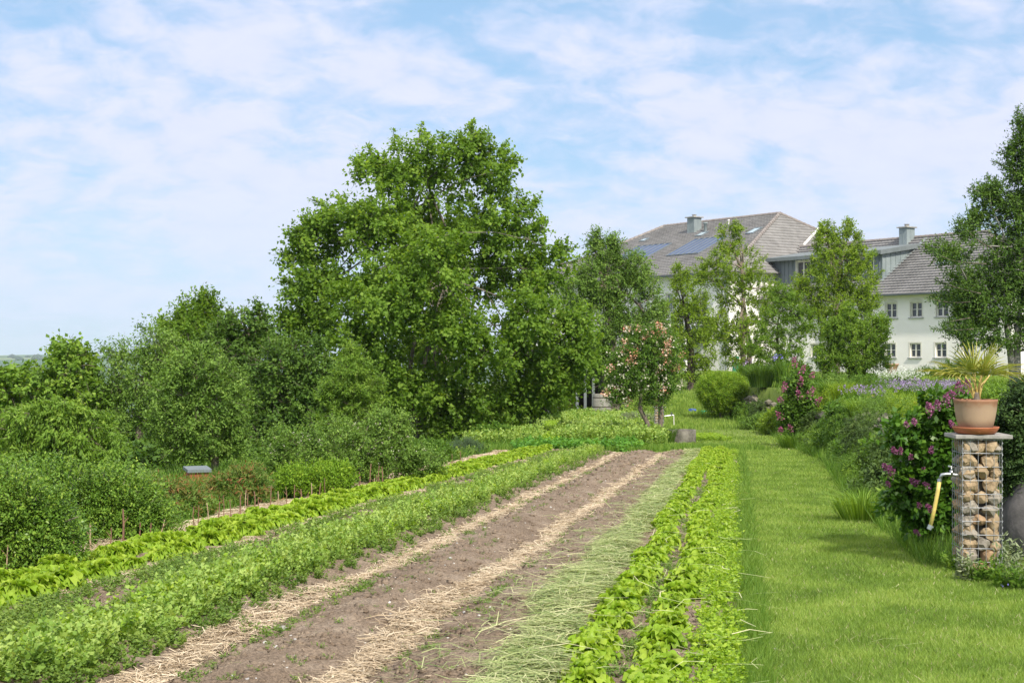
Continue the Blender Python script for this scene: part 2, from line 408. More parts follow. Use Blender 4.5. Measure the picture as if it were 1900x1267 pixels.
# freshly cut grass lying along the lettuce bed
def hayv(t, rng, n):
    t += .06*np.sin(t*17+1)+.10*np.sin(t*6.1)
    w = .14+.035*np.sin(t*.8)+.03*np.sin(t*2.1+1); c = -.99+.02*np.sin(t*.5)
    far_ = rng.random(n) < .045
    c = c+.04*np.sin(t*3.1)*np.sin(t*1.3)
    return c+np.where(far_, -np.abs(rng.normal(size=n))*.27, np.clip(rng.normal(size=n)*.5, -1, .9)*w)
strands('cut_grass_mulch', 25000, hayv, 6.0, 33.9, .20, .0042, .075, M_hay, 'freshly cut pale green grass laid along the lettuce bed', cat='cut grass',
        ang=lambda r, n: r.normal(size=n)*1.05+.1+math.pi*(r.random(n) < .5), curv=.12, stand=.10)
strands('cut_grass_mulch', 260, lambda t, r, n: r.uniform(-1.0, .15, n), 6.2, 25, .22, .0045, .18, M_hay, 'stray pale grass stalks lying across the lettuce heads', cat='cut grass', tb=.75)

strands('cut_grass_mulch', 150, lambda t, r, n: r.uniform(.1, 1.6, n), 6.2, 20, .20, .004, .03, M_hay, 'stray pale grass stalks lying on the mown lawn', cat='cut grass', tb=.8)
# clods and small stones
def pebbles(name, n, seed, rmin, rmax, mat, label, vlo, vhi, p=1.5, cat='clods'):
    rng = np.random.default_rng(seed); t = sample_t(n, 6.2, 34, p, rng); v = rng.uniform(vlo, vhi, n); x, y = vt(v, t); z = bedz(v, t)
    Vb, Tb = ICO[1]; Vb = np.array([list(q) for q in Vb]); Tb = np.array(Tb)
    r = (rmin+(rmax-rmin)*rng.random(n)**3)*np.maximum(1, t/14)
    V = Vb[None]*(1+.35*rng.normal(size=(n, len(Vb), 1)))*r[:, None, None]*np.array([1, 1, .7])+np.stack([x, y, z], 1)[:, None, :]
    T = Tb[None]+np.arange(n)[:, None, None]*len(Vb)
    return tag(link(name, fast_mesh(name, V.reshape(-1, 3), tris=T.reshape(-1, 3)), mat), label, cat, None, 'stuff')
pebbles('soil_clods', 17000, 2, .004, .032, M_soil, 'small crumbs and clods of brown garden soil', -5.3, .05)
pebbles('gravel_bits', 500, 3, .004, .012, surf('pale_pebble', (.35, .33, .30), (.6, .58, .55), 20), 'tiny pale stones scattered in the soil', -2.6, -1.2, cat='pebbles')
for k, (px, py, r) in enumerate([(525, 1167, .022), (728, 1100, .016), (830, 1080, .013), (1000, 1057, .016), (1440, 1205, .012), (812, 1040, .012)]):
    p = hit(px, py); mb = MB(); mb.rock((0, 0, r*.35), r, k+1, 2, (1.2, 1, .7))
    o = mb.build('pebble', M_stone_g); o.location = (p.x, p.y, p.z-.0)
    tag(o, ['whitish pebble at the edge of the straw near the bottom left', 'small grey pebble in the soil left of the middle straw strip', 'small pale pebble farther up the soil left of the straw',
            'pale pebble beside the middle straw strip', 'small white stone at the grass edge beside the lettuces', 'tiny pale pebble near the left straw strip'][k], 'pebble', 'pebbles lying on the beds')

# ------------------------------------------------------------ lawn
def blades(name, n, xf, y0, y1, h, w, mat, label, p=1.9, seed=5, cat='grass', zf=ground, lean=.45, tb=.5, ok=None, mat_t=.2, hg=.55):
    rng = np.random.default_rng(seed); y = sample_t(n, y0, y1, p, rng); lo, hi = xf(y); x = lo+(hi-lo)*rng.random(n)
    if ok is not None: k = ok(x, y); x, y = x[k], y[k]; n = len(x)
    z = zf(x, y); a = rng.random(n)*6.283; s = np.maximum(1, y/8.0)
    H = h*(.4+.9*rng.random(n))*np.maximum(1, (y/8.0)**hg)
    Wd = w*(.7+.6*rng.random(n))*s; le = rng.random(n)*lean*H
    A = np.stack([x, y, z-.005], 1); sd = np.stack([np.cos(a), np.sin(a), 0*a], 1)*Wd[:, None]/2
    b = rng.random(n)*6.283; T = A+np.stack([np.cos(b)*le, np.sin(b)*le, H], 1)
    V = np.stack([A-sd, A+sd, T], 1).reshape(-1, 3); k = np.arange(n*3).reshape(n, 3)
    o = link(name, fast_mesh(name, V, tris=k, tint=np.clip(tb+rng.normal(size=n)*mat_t, 0, 1)), mat)
    return tag(o, label, cat, None, 'stuff')
def bed_edge(y): return (.07+y*SN)/CS*1.0
blades('lawn_grass', 330000, lambda y: (np.where(y < 34.5, bed_edge(y), -1.5-(y-34)*.0), xwall(y)+.05), 6.3, 62, .034, .0050, M_lawn_b, 'short mown green lawn grass between the lettuce bed and the wall', lean=1.3, hg=.40,
       ok=lambda x, y: ~((y > 37) & (x < 3.9) & (y < 57)))
blades('lawn_grass', 60000, lambda y: (0*y+2, 0*y+9), 50, 92, .05, .006, M_lawn_b, 'mown lawn rising towards the farmhouse', p=.5, seed=9, ok=lambda x, y: x < xwall(y)+1)
blades('lawn_grass', 60000, lambda y: (xwall(y)+.8, y*.42+2), 22, 90, .06, .006, M_lawn_b, 'grass on the upper slope under the dark tree', p=1, seed=10)
blades('dry_lawn_blades', 9000, lambda y: (bed_edge(y)+.05, xwall(y)-.1), 6.3, 40, .03, .0045, M_straw, 'dry pale blades mixed into the mown lawn', seed=18, lean=1.8, hg=.2, tb=.55)
blades('lawn_grass', 26000, lambda y: (bed_edge(y), 3.0+0*y), 2.2, 6.3, .036, .006, M_lawn_b, 'mown lawn at the very front of the garden', p=.5, seed=19, lean=1.3)
# longer grass on the edges
blades('edge_grass', 12000, lambda y: (bed_edge(y)-.12, bed_edge(y)+.10), 6.3, 34.5, .085, .005, M_rough, 'longer uncut grass tufts along the right edge of the lettuce bed', seed=12, lean=1.2, hg=.2, tb=.6)
blades('edge_grass', 15000, lambda y: (xwall(y)-.65, xwall(y)+.12), 10.9, 57, .22, .005, M_rough, 'long unmown grass at the foot of the stone wall', seed=13, lean=.9, hg=.1, p=1.4)
blades('edge_grass', 12000, lambda y: (-1.2+0*y, 6.2+0*y), 34.3, 36.4, .12, .006, M_rough, 'strip of longer grass across the far end of the beds', seed=14, p=.1, lean=.6, hg=.15, tb=.65)
blades('undergrowth', 40000, lambda y: ((-6.4-.02*y+y*SN)/CS-4.5, (-5.72+y*SN)/CS), 8.5, 48, .20, .006, M_rough, 'rough grass and weeds beyond the row of stakes', seed=15, lean=.9, hg=.1, tb=.35, p=1.2)
blades('upper_grass', 26000, lambda y: (xwall(y)+.3, xwall(y)+7.5), 11, 62, .18, .006, M_rough, 'tall green grasses and herbs covering the planted bank', seed=16, lean=.8, hg=.1, tb=.65, p=1)

# ------------------------------------------------------------ lettuces
def lettuce_mesh(seed, n_leaf=44, R=.108, wf=.42, rf=.026):
    rng = np.random.default_rng(seed); V = []; Q = []; ti = []
    nu, nv = 5, 7
    for k in range(n_leaf):
        f = k/n_leaf; a = k*2.39996+rng.normal()*.25
        open_ = .25+.75*(1-f)                         # outer leaves lie flat, inner ones stand
        L = R*(.75+.45*(1-f))*(.85+.3*rng.random()); wid = R*(wf+.22*rng.random()); el = math.radians(10+72*f**1.1+rng.normal()*7)
        rd = np.array([math.cos(a), math.sin(a), 0]); sd = np.array([-math.sin(a), math.cos(a), 0]); up = np.array([0, 0, 1.])
        base = len(V)
        tl = .25+.5*rng.random()*.8+.15*f; ph = rng.random()*6
        for j in range(nv):
            s = j/(nv-1); ww = wid*math.sin(math.pi*min(1, .12+.72*s))**.7
            e = el-.75*s*s*(.4+.6*(1-f))
            c = rd*math.cos(e)+up*math.sin(e); p = rd*.012+c*L*s+up*(.012)
            nrm = -rd*math.sin(e)+up*math.cos(e)
            for i in range(nu):
                u = (i/(nu-1)-.5)*2
                ruf = (abs(u)**1.5)*rf*math.sin(ph+s*13+u*3)+.008*math.sin(ph*2+s*21)
                V.append(p+sd*u*ww*.5+nrm*(abs(u)**2*ww*.28+ruf)+c*(-.016*u*u))
        for j in range(nv-1):
            for i in range(nu-1):
                q = base+j*nu+i; Q.append((q, q+1, q+nu+1, q+nu)); ti.append(min(1, max(0, tl+.10*(j/(nv-1)-.3))))
    return fast_mesh('lettuce', np.array(V), quads=Q, smooth=True, tint=ti)
LM = [lettuce_mesh(s) for s in range(6)]
LM2 = [lettuce_mesh(s+30, 84, .140, .30, .036) for s in range(5)]
for me in LM+LM2: me.materials.append(M_lettuce)
rl = random.Random(4)
def lettuce(v, t, label, group, sc=1.0):
    x, y = vt(v, t); o = bpy.data.objects.new('lettuce', rl.choice(LM if v > -3 else LM2)); C.objects.link(o)
    o.location = (x, y, float(bedz(v, t))-.005); o.rotation_euler = (rl.uniform(-.12, .12), rl.uniform(-.12, .12), rl.uniform(0, 6.3))
    s = sc*rl.uniform(.8, 1.22); o.scale = (s, s, s*rl.uniform(.9, 1.2)); return tag(o, label, 'lettuce', group)
far_l = []
def row(v0, t0, t1, step, label, group, tmax, sc=1, miss=.04):
    t = t0
    while t < t1:
        v = v0+rl.uniform(-.045, .045)+.03*math.sin(t*.7)
        if rl.random() > miss:
            if t < tmax: lettuce(v, t, label, group, sc)
            else: far_l.append((v, t, sc))
        t += step*rl.uniform(.85, 1.15)
row(-.68, 4.2, 33.9, .225, 'yellow green lettuce head in the row beside the cut grass', 'lettuces in the bed beside the lawn', 24, 1.02)
row(-.35, 4.3, 33.9, .225, 'yellow green lettuce head in the row nearer to the lawn', 'lettuces in the bed beside the lawn', 24, 1.02, .10)
row(-4.87, 8.2, 33.9, .27, 'bright lettuce head in the row beside the wooden stakes', 'lettuces in the left bed', 17.5, 1.05)
row(-4.47, 8.0, 33.9, .27, 'bright lettuce head in the row on the inner side of the left bed', 'lettuces in the left bed', 17.5, 1.05, .10)
def merged(name, items, meshes, mat, label, cat, rng_seed=1):
    rng = random.Random(rng_seed); VV = []; QQ = []; TT = []; n0 = 0
    cache = []
    for me in meshes:
        v = np.empty(len(me.vertices)*3, np.float32); me.vertices.foreach_get('co', v)
        l = np.empty(len(me.loops), np.int32); me.loops.foreach_get('vertex_index', l)
        tt = np.empty(len(me.polygons), np.float32); me.attributes['tint'].data.foreach_get('value', tt); cache.append((v.reshape(-1, 3), l.reshape(-1, 4), tt))
    for (x, y, z, s, sz) in items:
        v, q, tt = rng.choice(cache); a = rng.random()*6.28; ca, sa = math.cos(a), math.sin(a)
        w = v@np.array([[ca, sa, 0], [-sa, ca, 0], [0, 0, 1]])*np.array([s, s, sz])+np.array([x, y, z])
        VV.append(w); QQ.append(q+n0); TT.append(tt+rng.uniform(-.12, .12)); n0 += len(v)
    o = link(name, fast_mesh(name, np.concatenate(VV), quads=np.concatenate(QQ), smooth=True, tint=np.clip(np.concatenate(TT), 0, 1)), mat)
    return tag(o, label, cat, None, 'stuff')
merged('distant_lettuce', [(*vt(v, t), float(bedz(v, t)), s*rl.uniform(.9, 1.2), s*rl.uniform(.9, 1.2)) for v, t, s in far_l], LM2, M_lettuce, 'far lettuces merging into bright green rows', 'lettuce')

# ------------------------------------------------------------ small leafy plants as building blocks
def plant_mesh(name, seed, stems, H, R, per, leaf, asp, droop=.3, mode='stem', upr=.8, fold=.15, tb=.5, tvr=.2, stemw=.003):
    rng = np.random.default_rng(seed); P = []; D = []; N = []; L = []; T = []
    for s in range(stems):
        a = rng.random()*6.283; rr = R*math.sqrt(rng.random()); lean = np.array([math.cos(a), math.sin(a), 0])
        b = lean*rr*.35; top = lean*rr+np.array([0, 0, H*(.6+.5*rng.random())]); st = rng.normal()*tvr*.5
        for k in range(per):
            f = (k+.5)/per; p = b+(top-b)*f+np.array([0, 0, 0])+rng.normal(size=3)*leaf*.12; p[2] -= droop*.2*f*f*H
            d = unit(rng.normal(size=3)*np.array([1, 1, .4])+np.array([0, 0, upr*.6])+lean*.3); n = unit(rng.normal(size=3)*.5+np.array([0, 0, 1.]))
            P.append(p); D.append(d); N.append(n); L.append(leaf*(.7+.6*rng.random())*(1.15-.4*f)); T.append(tb+st+rng.normal()*tvr*.5+.15*(f-.5))
    P, D, N, L = map(np.array, (P, D, N, L)); V = leaf_arrays(P, D, N, L, L*asp, fold).reshape(-1, 3)
    return fast_mesh(name, V, quads=np.arange(len(V)).reshape(-1, 4), tint=np.clip(T, 0, 1))
PEA = [plant_mesh('pea', s, 6, .27, .14, 13, .052, .70, upr=1.6, tb=.6) for s in range(6)]
WEED = [plant_mesh('weed', s+20, 7, .09, .12, 9, .028, .6, upr=.4) for s in range(6)]
LOWP = [plant_mesh('low', s+40, 8, .16, .16, 10, .05, .65, upr=.5) for s in range(5)]
def scatter(name, meshes, n, vlo, vhi, t0, t1, s0, s1, mat, label, cat, seed, p=1.0, dens=None):
    rng = np.random.default_rng(seed); t = sample_t(n, t0, t1, p, rng); v = rng.uniform(vlo, vhi, n)
    if dens is not None: k = rng.random(n) < dens(v, t); v, t = v[k], t[k]
    x, y = vt(v, t); z = bedz(v, t); s = rng.uniform(s0, s1, len(v))
    return merged(name, list(zip(x, y, z, s, s)), meshes, mat, label, cat, seed)
scatter('pea_plants', PEA, 620, -3.54, -3.08, 6.0, 34, .32, .88, M_pea, 'dense row of climbing pea plants with rounded blue green leaves', 'peas', 31, p=1.0)
scatter('pea_row_underplanting', LOWP, 1100, -3.70, -2.93, 6.0, 34, .25, .6, M_weed, 'low leafy seedlings growing under the pea row', 'seedlings', 32, p=1.0)
scatter('mustard_seedlings', LOWP, 120, -3.6, -3.15, 6.2, 34, .6, 1.0, M_lettuce, 'yellow green salad seedlings among the peas', 'seedlings', 33, p=.9)
scatter('seedling_carpet', WEED, 2700, -4.22, -3.60, 6.0, 34, .5, 1.1, M_weed, 'low carpet of green seedlings between lettuces and peas', 'seedlings', 34, p=1.0,
        dens=lambda v, t: np.clip(.75+.6*np.sin(t*2.1+v*5)+.3*np.sin(t*.9-v*9), .08, 1))
scatter('soil_weeds', WEED, 380, -2.65, -1.3, 6.3, 34, .15, .45, M_weed, 'tiny weeds sprouting on the bare soil', 'weeds', 35, p=1.2)
scatter('furrow_weeds', WEED, 70, -1.64, -1.54, 6.3, 34, .3, .75, M_weed, 'thin line of weeds along the straw furrow', 'weeds', 36, p=1.0, dens=lambda v, t: .5+.5*np.sin(t*3))
scatter('furrow_weeds', WEED, 150, -2.64, -2.50, 6.3, 34, .25, .7, M_weed, 'line of weeds between the left straw strip and the soil', 'weeds', 37, p=1.0)
scatter('furrow_weeds', WEED, 60, -3.0, -2.7, 7.5, 20, .4, .9, M_weed, 'weeds pushing through the left straw strip', 'weeds', 38, p=1.0)
scatter('young_salad', LOWP, 430, -.21, -.02, 5.5, 34, .35, .75, M_lettuce, 'loose leafy salad plants along the lawn edge of the lettuce bed', 'salad plants', 39, p=1.1)
scatter('bed_weeds', WEED, 260, -.6, -.45, 6.3, 34, .3, .7, M_weed, 'small weeds on the soil between the two lettuce rows', 'weeds', 40, p=1.1)
def lawn_spots():
    rng = np.random.default_rng(41); it = []
    for _ in range(70):
        y = float(sample_t(1, 6.6, 30, 1.6, rng)[0]); x = rng.uniform(bed_edge(y)+.1, float(xwall(y))-.2)
        for k in range(rng.integers(3, 11)):
            xx, yy = x+rng.normal()*.10, y+rng.normal()*.16; s = rng.uniform(.25, .5)
            if xx > bed_edge(yy)+.05: it.append((xx, yy, gz(xx, yy), s, s*.55))
    merged('lawn_clover', it, WEED, M_weed, 'small darker clover and plantain patches in the lawn', 'clover', 3)
lawn_spots()
# beds beyond the cross strip
def zscatter(name, meshes, n, xlo, xhi, y0, y1, s0, s1, mat, label, cat, seed, ok=None, skew=0):
    rng = np.random.default_rng(seed); y = rng.uniform(y0, y1, n); x = rng.uniform(xlo, xhi, n)+(y-y0)*skew
    if ok is not None: k = ok(x, y); x, y = x[k], y[k]
    s = rng.uniform(s0, s1, len(x)); return merged(name, list(zip(x, y, ground(x, y), s, s)), meshes, mat, label, cat, seed)
BIG = [plant_mesh('big', s+60, 8, .30, .28, 6, .13, .9, upr=.4) for s in range(5)]
zscatter('squash_plants', BIG, 130, .2, 3.2, 34.0, 37.6, .6, 1.0, green('squash_leaf', (.04, .13, .02), (.09, .24, .035), (.18, .36, .06), clump=.15, cs=2), 'broad leaved plants at the far end of the pea row', 'vegetable plants', 51, ok=lambda x, y: y > 34.2+.05*x)
zscatter('pea_patch', PEA, 1500, 1.2, 4.1, 38.5, 54, 1.3, 2.1, M_pea, 'big patch of pale green pea plants before the rain barrel', 'peas', 52, skew=.05)
zscatter('pea_patch', PEA, 700, -1.2, .7, 37.6, 50, 1.2, 2.0, M_pea, 'patch of pea plants left of the yellow green strip', 'peas', 53, skew=.02)
zscatter('mustard_strip', LOWP, 600, .65, 1.2, 38.3, 52, 1.2, 1.8, M_lettuce, 'yellow green strip of salad running between the pea patches', 'salad plants', 54, skew=.05)
zscatter('mustard_strip', LOWP, 220, 5.2, 6.5, 42.5, 46, .7, 1.2, M_lettuce, 'low yellow green plants behind the concrete ring', 'salad plants', 55)
# ------------------------------------------------------------ farmhouse
PH = Vector((26.73, 92.0, 0)); EV = Vector((.574, -.819, 0)).normalized(); BV = Vector((.819, .574, 0)).normalized(); ZV = Vector((0, 0, 1))
def H(s, u, z): return PH+EV*s+BV*u+ZV*z
M_wall = surf('white_plaster', (.82, .78, .725), (.88, .845, .80), .8, .9, .25, .01, bscale=12)
M_side = surf('roof_underboard', (.20, .17, .14), (.3, .26, .22), 3)
M_zinc = surf('zinc_cladding', (.20, .235, .235), (.27, .31, .305), 1.2, .55, .1, .002, stops=(.35, .65))
M_zinc_d = surf('dark_and_shaded_zinc', (.125, .15, .165), (.17, .195, .21), 1.5, .6, .1, .002)  # dormer front: shade of the same zinc put into a darker colour
M_frame = surf('cream_window_frame', (.66, .63, .54), (.74, .71, .62), 3, .5, .1, .002)
M_sill = surf('grey_sill', (.28, .29, .29), (.38, .39, .39), 3, .6)
M_dark = surf('dark_interior', (.012, .012, .013), (.03, .03, .03), 3, .9)
m, nt, b, o = nmat('window_glass'); b.inputs['Base Color'].default_value = (.035, .04, .045, 1); b.inputs['Roughness'].default_value = .08; b.inputs['Specular IOR Level'].default_value = .7; M_glass = m
m, nt, b, o = nmat('curtained_glass'); b.inputs['Base Color'].default_value = (.22, .23, .25, 1); b.inputs['Roughness'].default_value = .25; M_curt = m
def tile_mat():
    m, nt, b, o = nmat('concrete_roof_tile')
    a = nt.nodes.new('ShaderNodeAttribute'); a.attribute_name = 'tint'
    n = noise(nt, .7, 6, .7); n2 = noise(nt, 9, 5, .7)
    ad = nt.nodes.new('ShaderNodeMath'); ad.operation = 'MULTIPLY_ADD'; nt.links.new(a.outputs['Fac'], ad.inputs[0]); ad.inputs[1].default_value = .16; nt.links.new(n.outputs[0], ad.inputs[2])
    ad2 = nt.nodes.new('ShaderNodeMath'); ad2.operation = 'MULTIPLY_ADD'; nt.links.new(n2.outputs[0], ad2.inputs[0]); ad2.inputs[1].default_value = .5; nt.links.new(ad.outputs[0], ad2.inputs[2])
    r = ramp(nt, [(.45, (.125, .117, .11)), (.75, (.20, .19, .18)), (1.0, (.265, .252, .24))], ad2.outputs[0])
    nt.links.new(r.outputs[0], b.inputs['Base Color']); b.inputs['Roughness'].default_value = .9; bump(nt, b, n2.outputs[0], .5, .01)
    return m
M_tile = tile_mat()
def tiles(name, O, A, Bd, poly, parent, rowh=.34, tw=.30, seed=1):
    """wavy overlapping tile rows over a polygon given as (a, b) on the plane O + a A + b Bd"""
    A = Vector(A).normalized(); Bd = Vector(Bd).normalized(); N = A.cross(Bd); N = -N if N.z < 0 else N
    rng = np.random.default_rng(seed); V = []; Q = []; T = []
    b0 = min(p[1] for p in poly); b1 = max(p[1] for p in poly); n = len(poly)
    def span(b):
        xs_ = []
        for i in range(n):
            (a1, c1), (a2, c2) = poly[i], poly[(i+1) % n]
            if (c1-b)*(c2-b) <= 0 and c1 != c2: xs_.append(a1+(a2-a1)*(b-c1)/(c2-c1))
        return (min(xs_), max(xs_)) if len(xs_) >= 2 else None
    bb = b0
    while bb < b1-.02:
        be = min(bb+rowh, b1); lo = span(bb+1e-4); hi = span(min(be, b1-1e-4))
        if lo is None or hi is None: bb = be; continue
        k = max(2, int((lo[1]-lo[0])/(tw/3))); base = len(V)
        for i in range(k+1):
            al = lo[0]+(lo[1]-lo[0])*i/k; ah = min(max(al, hi[0]), hi[1])
            w = .013*math.cos(2*math.pi*al/tw)
            pl = O+A*al+Bd*(bb-.03)+N*(.12+w); pd = O+A*al+Bd*(bb-.03)+N*(.0+w*.3); ph = O+A*ah+Bd*be+N*(.035+w)
            V += [tuple(pd), tuple(pl), tuple(ph)]
        for i in range(k):
            q = base+3*i; t = rng.random() if i % 3 == 0 else t
            Q += [(q, q+3, q+4, q+1), (q+1, q+4, q+5, q+2)]; T += [t, t]
        bb = be
    me = fast_mesh(name, np.array(V), quads=Q, tint=T)
    o = link(name, me, M_tile, parent); return o
def on_plane(px, py, O, Nn):
    d = AT(px, py, 1.0)-Vector((0, 0, EYE)); o0 = Vector((0, 0, EYE)); k = (Vector(O)-o0).dot(Nn)/d.dot(Nn); return o0+d*k
house = empty('farmhouse', H(-5, 0, .2), 'long white farmhouse with grey tiled hipped roofs and zinc clad dormer', 'house')
def wall_open(name, s0, s1, z0, z1, u, ops, out=-1, mat=None):
    """a wall skin with real openings (s_a, s_b, z_a, z_b) and reveals"""
    mb = MB(); S = sorted({s0, s1}|{x for o in ops for x in o[:2]}); Zs = sorted({z0, z1}|{x for o in ops for x in o[2:4]})
    for a, b_ in zip(S, S[1:]):
        for c, d in zip(Zs, Zs[1:]):
            ms, mz = (a+b_)/2, (c+d)/2
            if any(o[0] < ms < o[1] and o[2] < mz < o[3] for o in ops): continue
            mb.poly([H(a, u, c), H(b_, u, c), H(b_, u, d), H(a, u, d)])
    dpt = .22
    for a, b_, c, d in ops:
        mb.poly([H(a, u, c), H(a, u, d), H(a, u+dpt, d), H(a, u+dpt, c)]); mb.poly([H(b_, u, c), H(b_, u+dpt, c), H(b_, u+dpt, d), H(b_, u, d)])
        mb.poly([H(a, u, d), H(b_, u, d), H(b_, u+dpt, d), H(a, u+dpt, d)]); mb.poly([H(a, u, c), H(a, u+dpt, c), H(b_, u+dpt, c), H(b_, u, c)])
    return mb.build(name, mat or M_wall, house)
def window(a, b_, c, d, u, bars=1, trans=1, glass=None, depth=.10, arch=False, parent=None):
    """frame, glazing bars, pane and sill as parts of one window; front at u+depth"""
    f = .075; fb = MB(); uu = u+depth
    def bar(x0, x1, y0, y1, th=.06, off=0): fb.box(H(x0, uu+off, y0), EV*(x1-x0), BV*th, ZV*(y1-y0))
    bar(a, a+f, c, d); bar(b_-f, b_, c, d); bar(a+f, b_-f, c, c+f); bar(a+f, b_-f, d-f, d)
    m_ = (a+b_)/2
    if bars: bar(m_-.055, m_+.055, c+f, d-f, off=-.012)
    for x0, x1 in (((a+f, m_-.055), (m_+.055, b_-f)) if bars else ((a+f, b_-f),)):
        for k in range(1, trans+1): zc = c+f+(d-c-2*f)*k/(trans+1)*(1 if trans > 1 else 1.06); bar(x0, x1, zc-.018, zc+.018, .04, .01)
    w = fb.build('window', M_frame, parent or house)
    g = MB(); g.box(H(a+f, uu+.045, c+f), EV*(b_-a-2*f), BV*.01, ZV*(d-c-2*f)); g.build('pane', glass or M_glass, w)
    # painted surround, flush border on the wall
    s = MB(); sw = .09
    for x0, x1, y0, y1 in ((a-sw, a, c, d), (b_, b_+sw, c, d), (a-sw, b_+sw, d, d+sw)): s.box(H(x0, u-.012, y0), EV*(x1-x0), BV*.05, ZV*(y1-y0))
    if arch:
        pts = [H(a-sw+(b_-a+2*sw)*i/8, u-.014, d+sw+.13*math.sin(math.pi*i/8)) for i in range(9)]
        s.poly([H(a-sw, u-.014, d+sw)]+pts[1:-1]+[H(b_+sw, u-.014, d+sw)])
    s.build('surround', M_frame, w)
    sl = MB(); sl.box(H(a-.14, u-.10, c-.07), EV*(b_-a+.28), BV*.2, ZV*.06); sl.build('sill', M_sill, w)
    return w
# right wing
upw = [(x-.46, x+.46, 4.02, 5.02) for x in (-9.6, -7.2, -5.0, -2.93, -.86, 1.2, 3.3)]
low = [(x-.44, x+.44, 1.42, 2.35) for x in (-13.2, -9.6, -7.3, -5.1, -3.0, -.95, 1.08, 3.2)]
wall_open('front_wall', -14.68, 6.2, -1.2, 5.85, 0, upw+low)
for k, o_ in enumerate(upw): window(*o_, 0, arch=True)
for k, o_ in enumerate(low): window(*o_, 0, trans=1)
mb = MB(); mb.poly([H(6.2, 0, -1.2), H(6.2, 11.6, -1.2), H(6.2, 11.6, 5.85), H(6.2, 0, 5.85)]); mb.poly([H(6.2, 11.6, -1.2), H(-14.68, 11.6, -1.2), H(-14.68, 11.6, 5.85), H(6.2, 11.6, 5.85)])
mb.build('side_wall', M_wall, house)
ZR = lambda u: 5.85+.67*u
bw = Vector((BV.x, BV.y, .67)); lw = bw.length
O0 = H(0, -.5, ZR(-.5)); q = lambda u: (u+.5)*lw
roofR = tiles('roof', O0, EV, bw, [(-14.75, 0), (6.73, 0), (.43, q(5.8)), (-16.7, q(5.8)), (-14.75, q(2.6))], house, seed=2)
e2 = Vector((-EV.x, -EV.y, .67)); Oh = H(6.73, 0, ZR(-.5))
tiles('roof', Oh, BV, e2, [(-.5, 0), (12.1, 0), (5.8, 6.3*lw)], house, seed=3)
mb = MB(); mb.poly([H(.43, 5.8, ZR(5.8)), H(-16.7, 5.8, ZR(5.8)), H(-14.75, 12.1, ZR(-.5)), H(6.73, 12.1, ZR(-.5))]); mb.build('rear_roof', M_tile, house)
mb = MB(); mb.poly([H(-14.68, -.42, ZR(-.5)+.02), H(6.6, -.42, ZR(-.5)+.02), H(6.6, .05, ZR(-.5)+.1), H(-14.68, .05, ZR(-.5)+.1)]); mb.build('soffit', M_side, house)
def ridge(name, a, b_, r=.13):
    mb = MB(); n = int((b_-a).length/.4)
    for i in range(n):
        p = a.lerp(b_, i/n); p2 = a.lerp(b_, (i+1.08)/n); mb.tube([p, p2], [r*1.08, r*.9], 8)
    return mb.build(name, M_tile_plain, house)
M_tile_plain = surf('ridge_tile', (.17, .14, .125), (.30, .27, .245), 3, .9)
ridge('ridge_cap', H(-16.6, 5.8, ZR(5.8)+.06), H(.43, 5.8, ZR(5.8)+.06)); ridge('ridge_cap', H(6.73, -.5, ZR(-.5)+.08), H(.43, 5.8, ZR(5.8)+.08))
def gutter(a, b_, r=.075):
    mb = MB(); d = (b_-a).normalized(); s = Vector((-d.y, d.x, 0)); n = 7; pr = [(math.cos(math.pi*(1+i/(n-1)))*r, math.sin(math.pi*(1+i/(n-1)))*r) for i in range(n)]
    for (x0, z0), (x1, z1) in zip(pr, pr[1:]): mb.poly([a+s*x0+ZV*z0, b_+s*x0+ZV*z0, b_+s*x1+ZV*z1, a+s*x1+ZV*z1])
    mb.box(a-s*.02-ZV*.01+s*(-r), (b_-a), s*.02, ZV*.02)
    return mb.build('gutter', M_zinc_d, house)
gutter(H(-14.6, -.62, ZR(-.5)+.0), H(6.7, -.62, ZR(-.5)+.0)); 
# dormer band
DR = lambda u: 8.55+.15*(u-.75)
dor = MB(); dops = [(-12.5, -11.2, 7.12, 8.3), (-9.4, -8.1, 7.12, 8.3), (-6.7, -5.4, 7.12, 8.3)]
S = sorted({-15.6, -4.65}|{x for o_ in dops for x in o_[:2]}); Zs = [6.4, 7.12, 8.3, DR(1.16)]
for a, b_ in zip(S, S[1:]):
    for c, d in zip(Zs, Zs[1:]):
        if any(o_[0] < (a+b_)/2 < o_[1] and o_[2] < (c+d)/2 < o_[3] for o_ in dops): continue
        dor.poly([H(a, 1.16, c), H(b_, 1.16, c), H(b_, 1.16, d), H(a, 1.16, d)])
x = -15.4
while x < -4.7:
    zs = [(6.4, 8.6)] if not any(o_[0]-.05 < x < o_[1]+.05 for o_ in dops) else [(6.4, 7.1), (8.32, 8.6)]
    for z0, z1 in zs: dor.box(H(x, 1.125, z0), EV*.03, BV*.035, ZV*(z1-z0))
    x += .42
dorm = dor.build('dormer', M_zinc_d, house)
ck = MB(); cp = [(1.16, ZR(1.16)-.2), (1.16, DR(1.16)), (4.95, DR(4.95)), (4.95, ZR(4.95)-.2)]
ck.poly([H(-4.65, u, z) for u, z in cp])
u = 1.5
while u < 4.7: ck.box(H(-4.65, u, ZR(u)-.05), EV*.035, BV*.03, ZV*(DR(u)-ZR(u)+.05)); u += .50
ck.box(H(-4.66, 1.14, ZR(1.16)-.1), EV*.05, BV*.06, ZV*(DR(1.16)-ZR(1.16)+.1))
ck.build('cheek', M_zinc, dorm)
fl = MB(); sl_ = (BV+ZV*.67).normalized(); fl.box(H(-4.65, .9, ZR(.9)+.07), EV*.22, sl_*5.6, ZV*.05); fl.build('flashing', M_zinc, dorm)
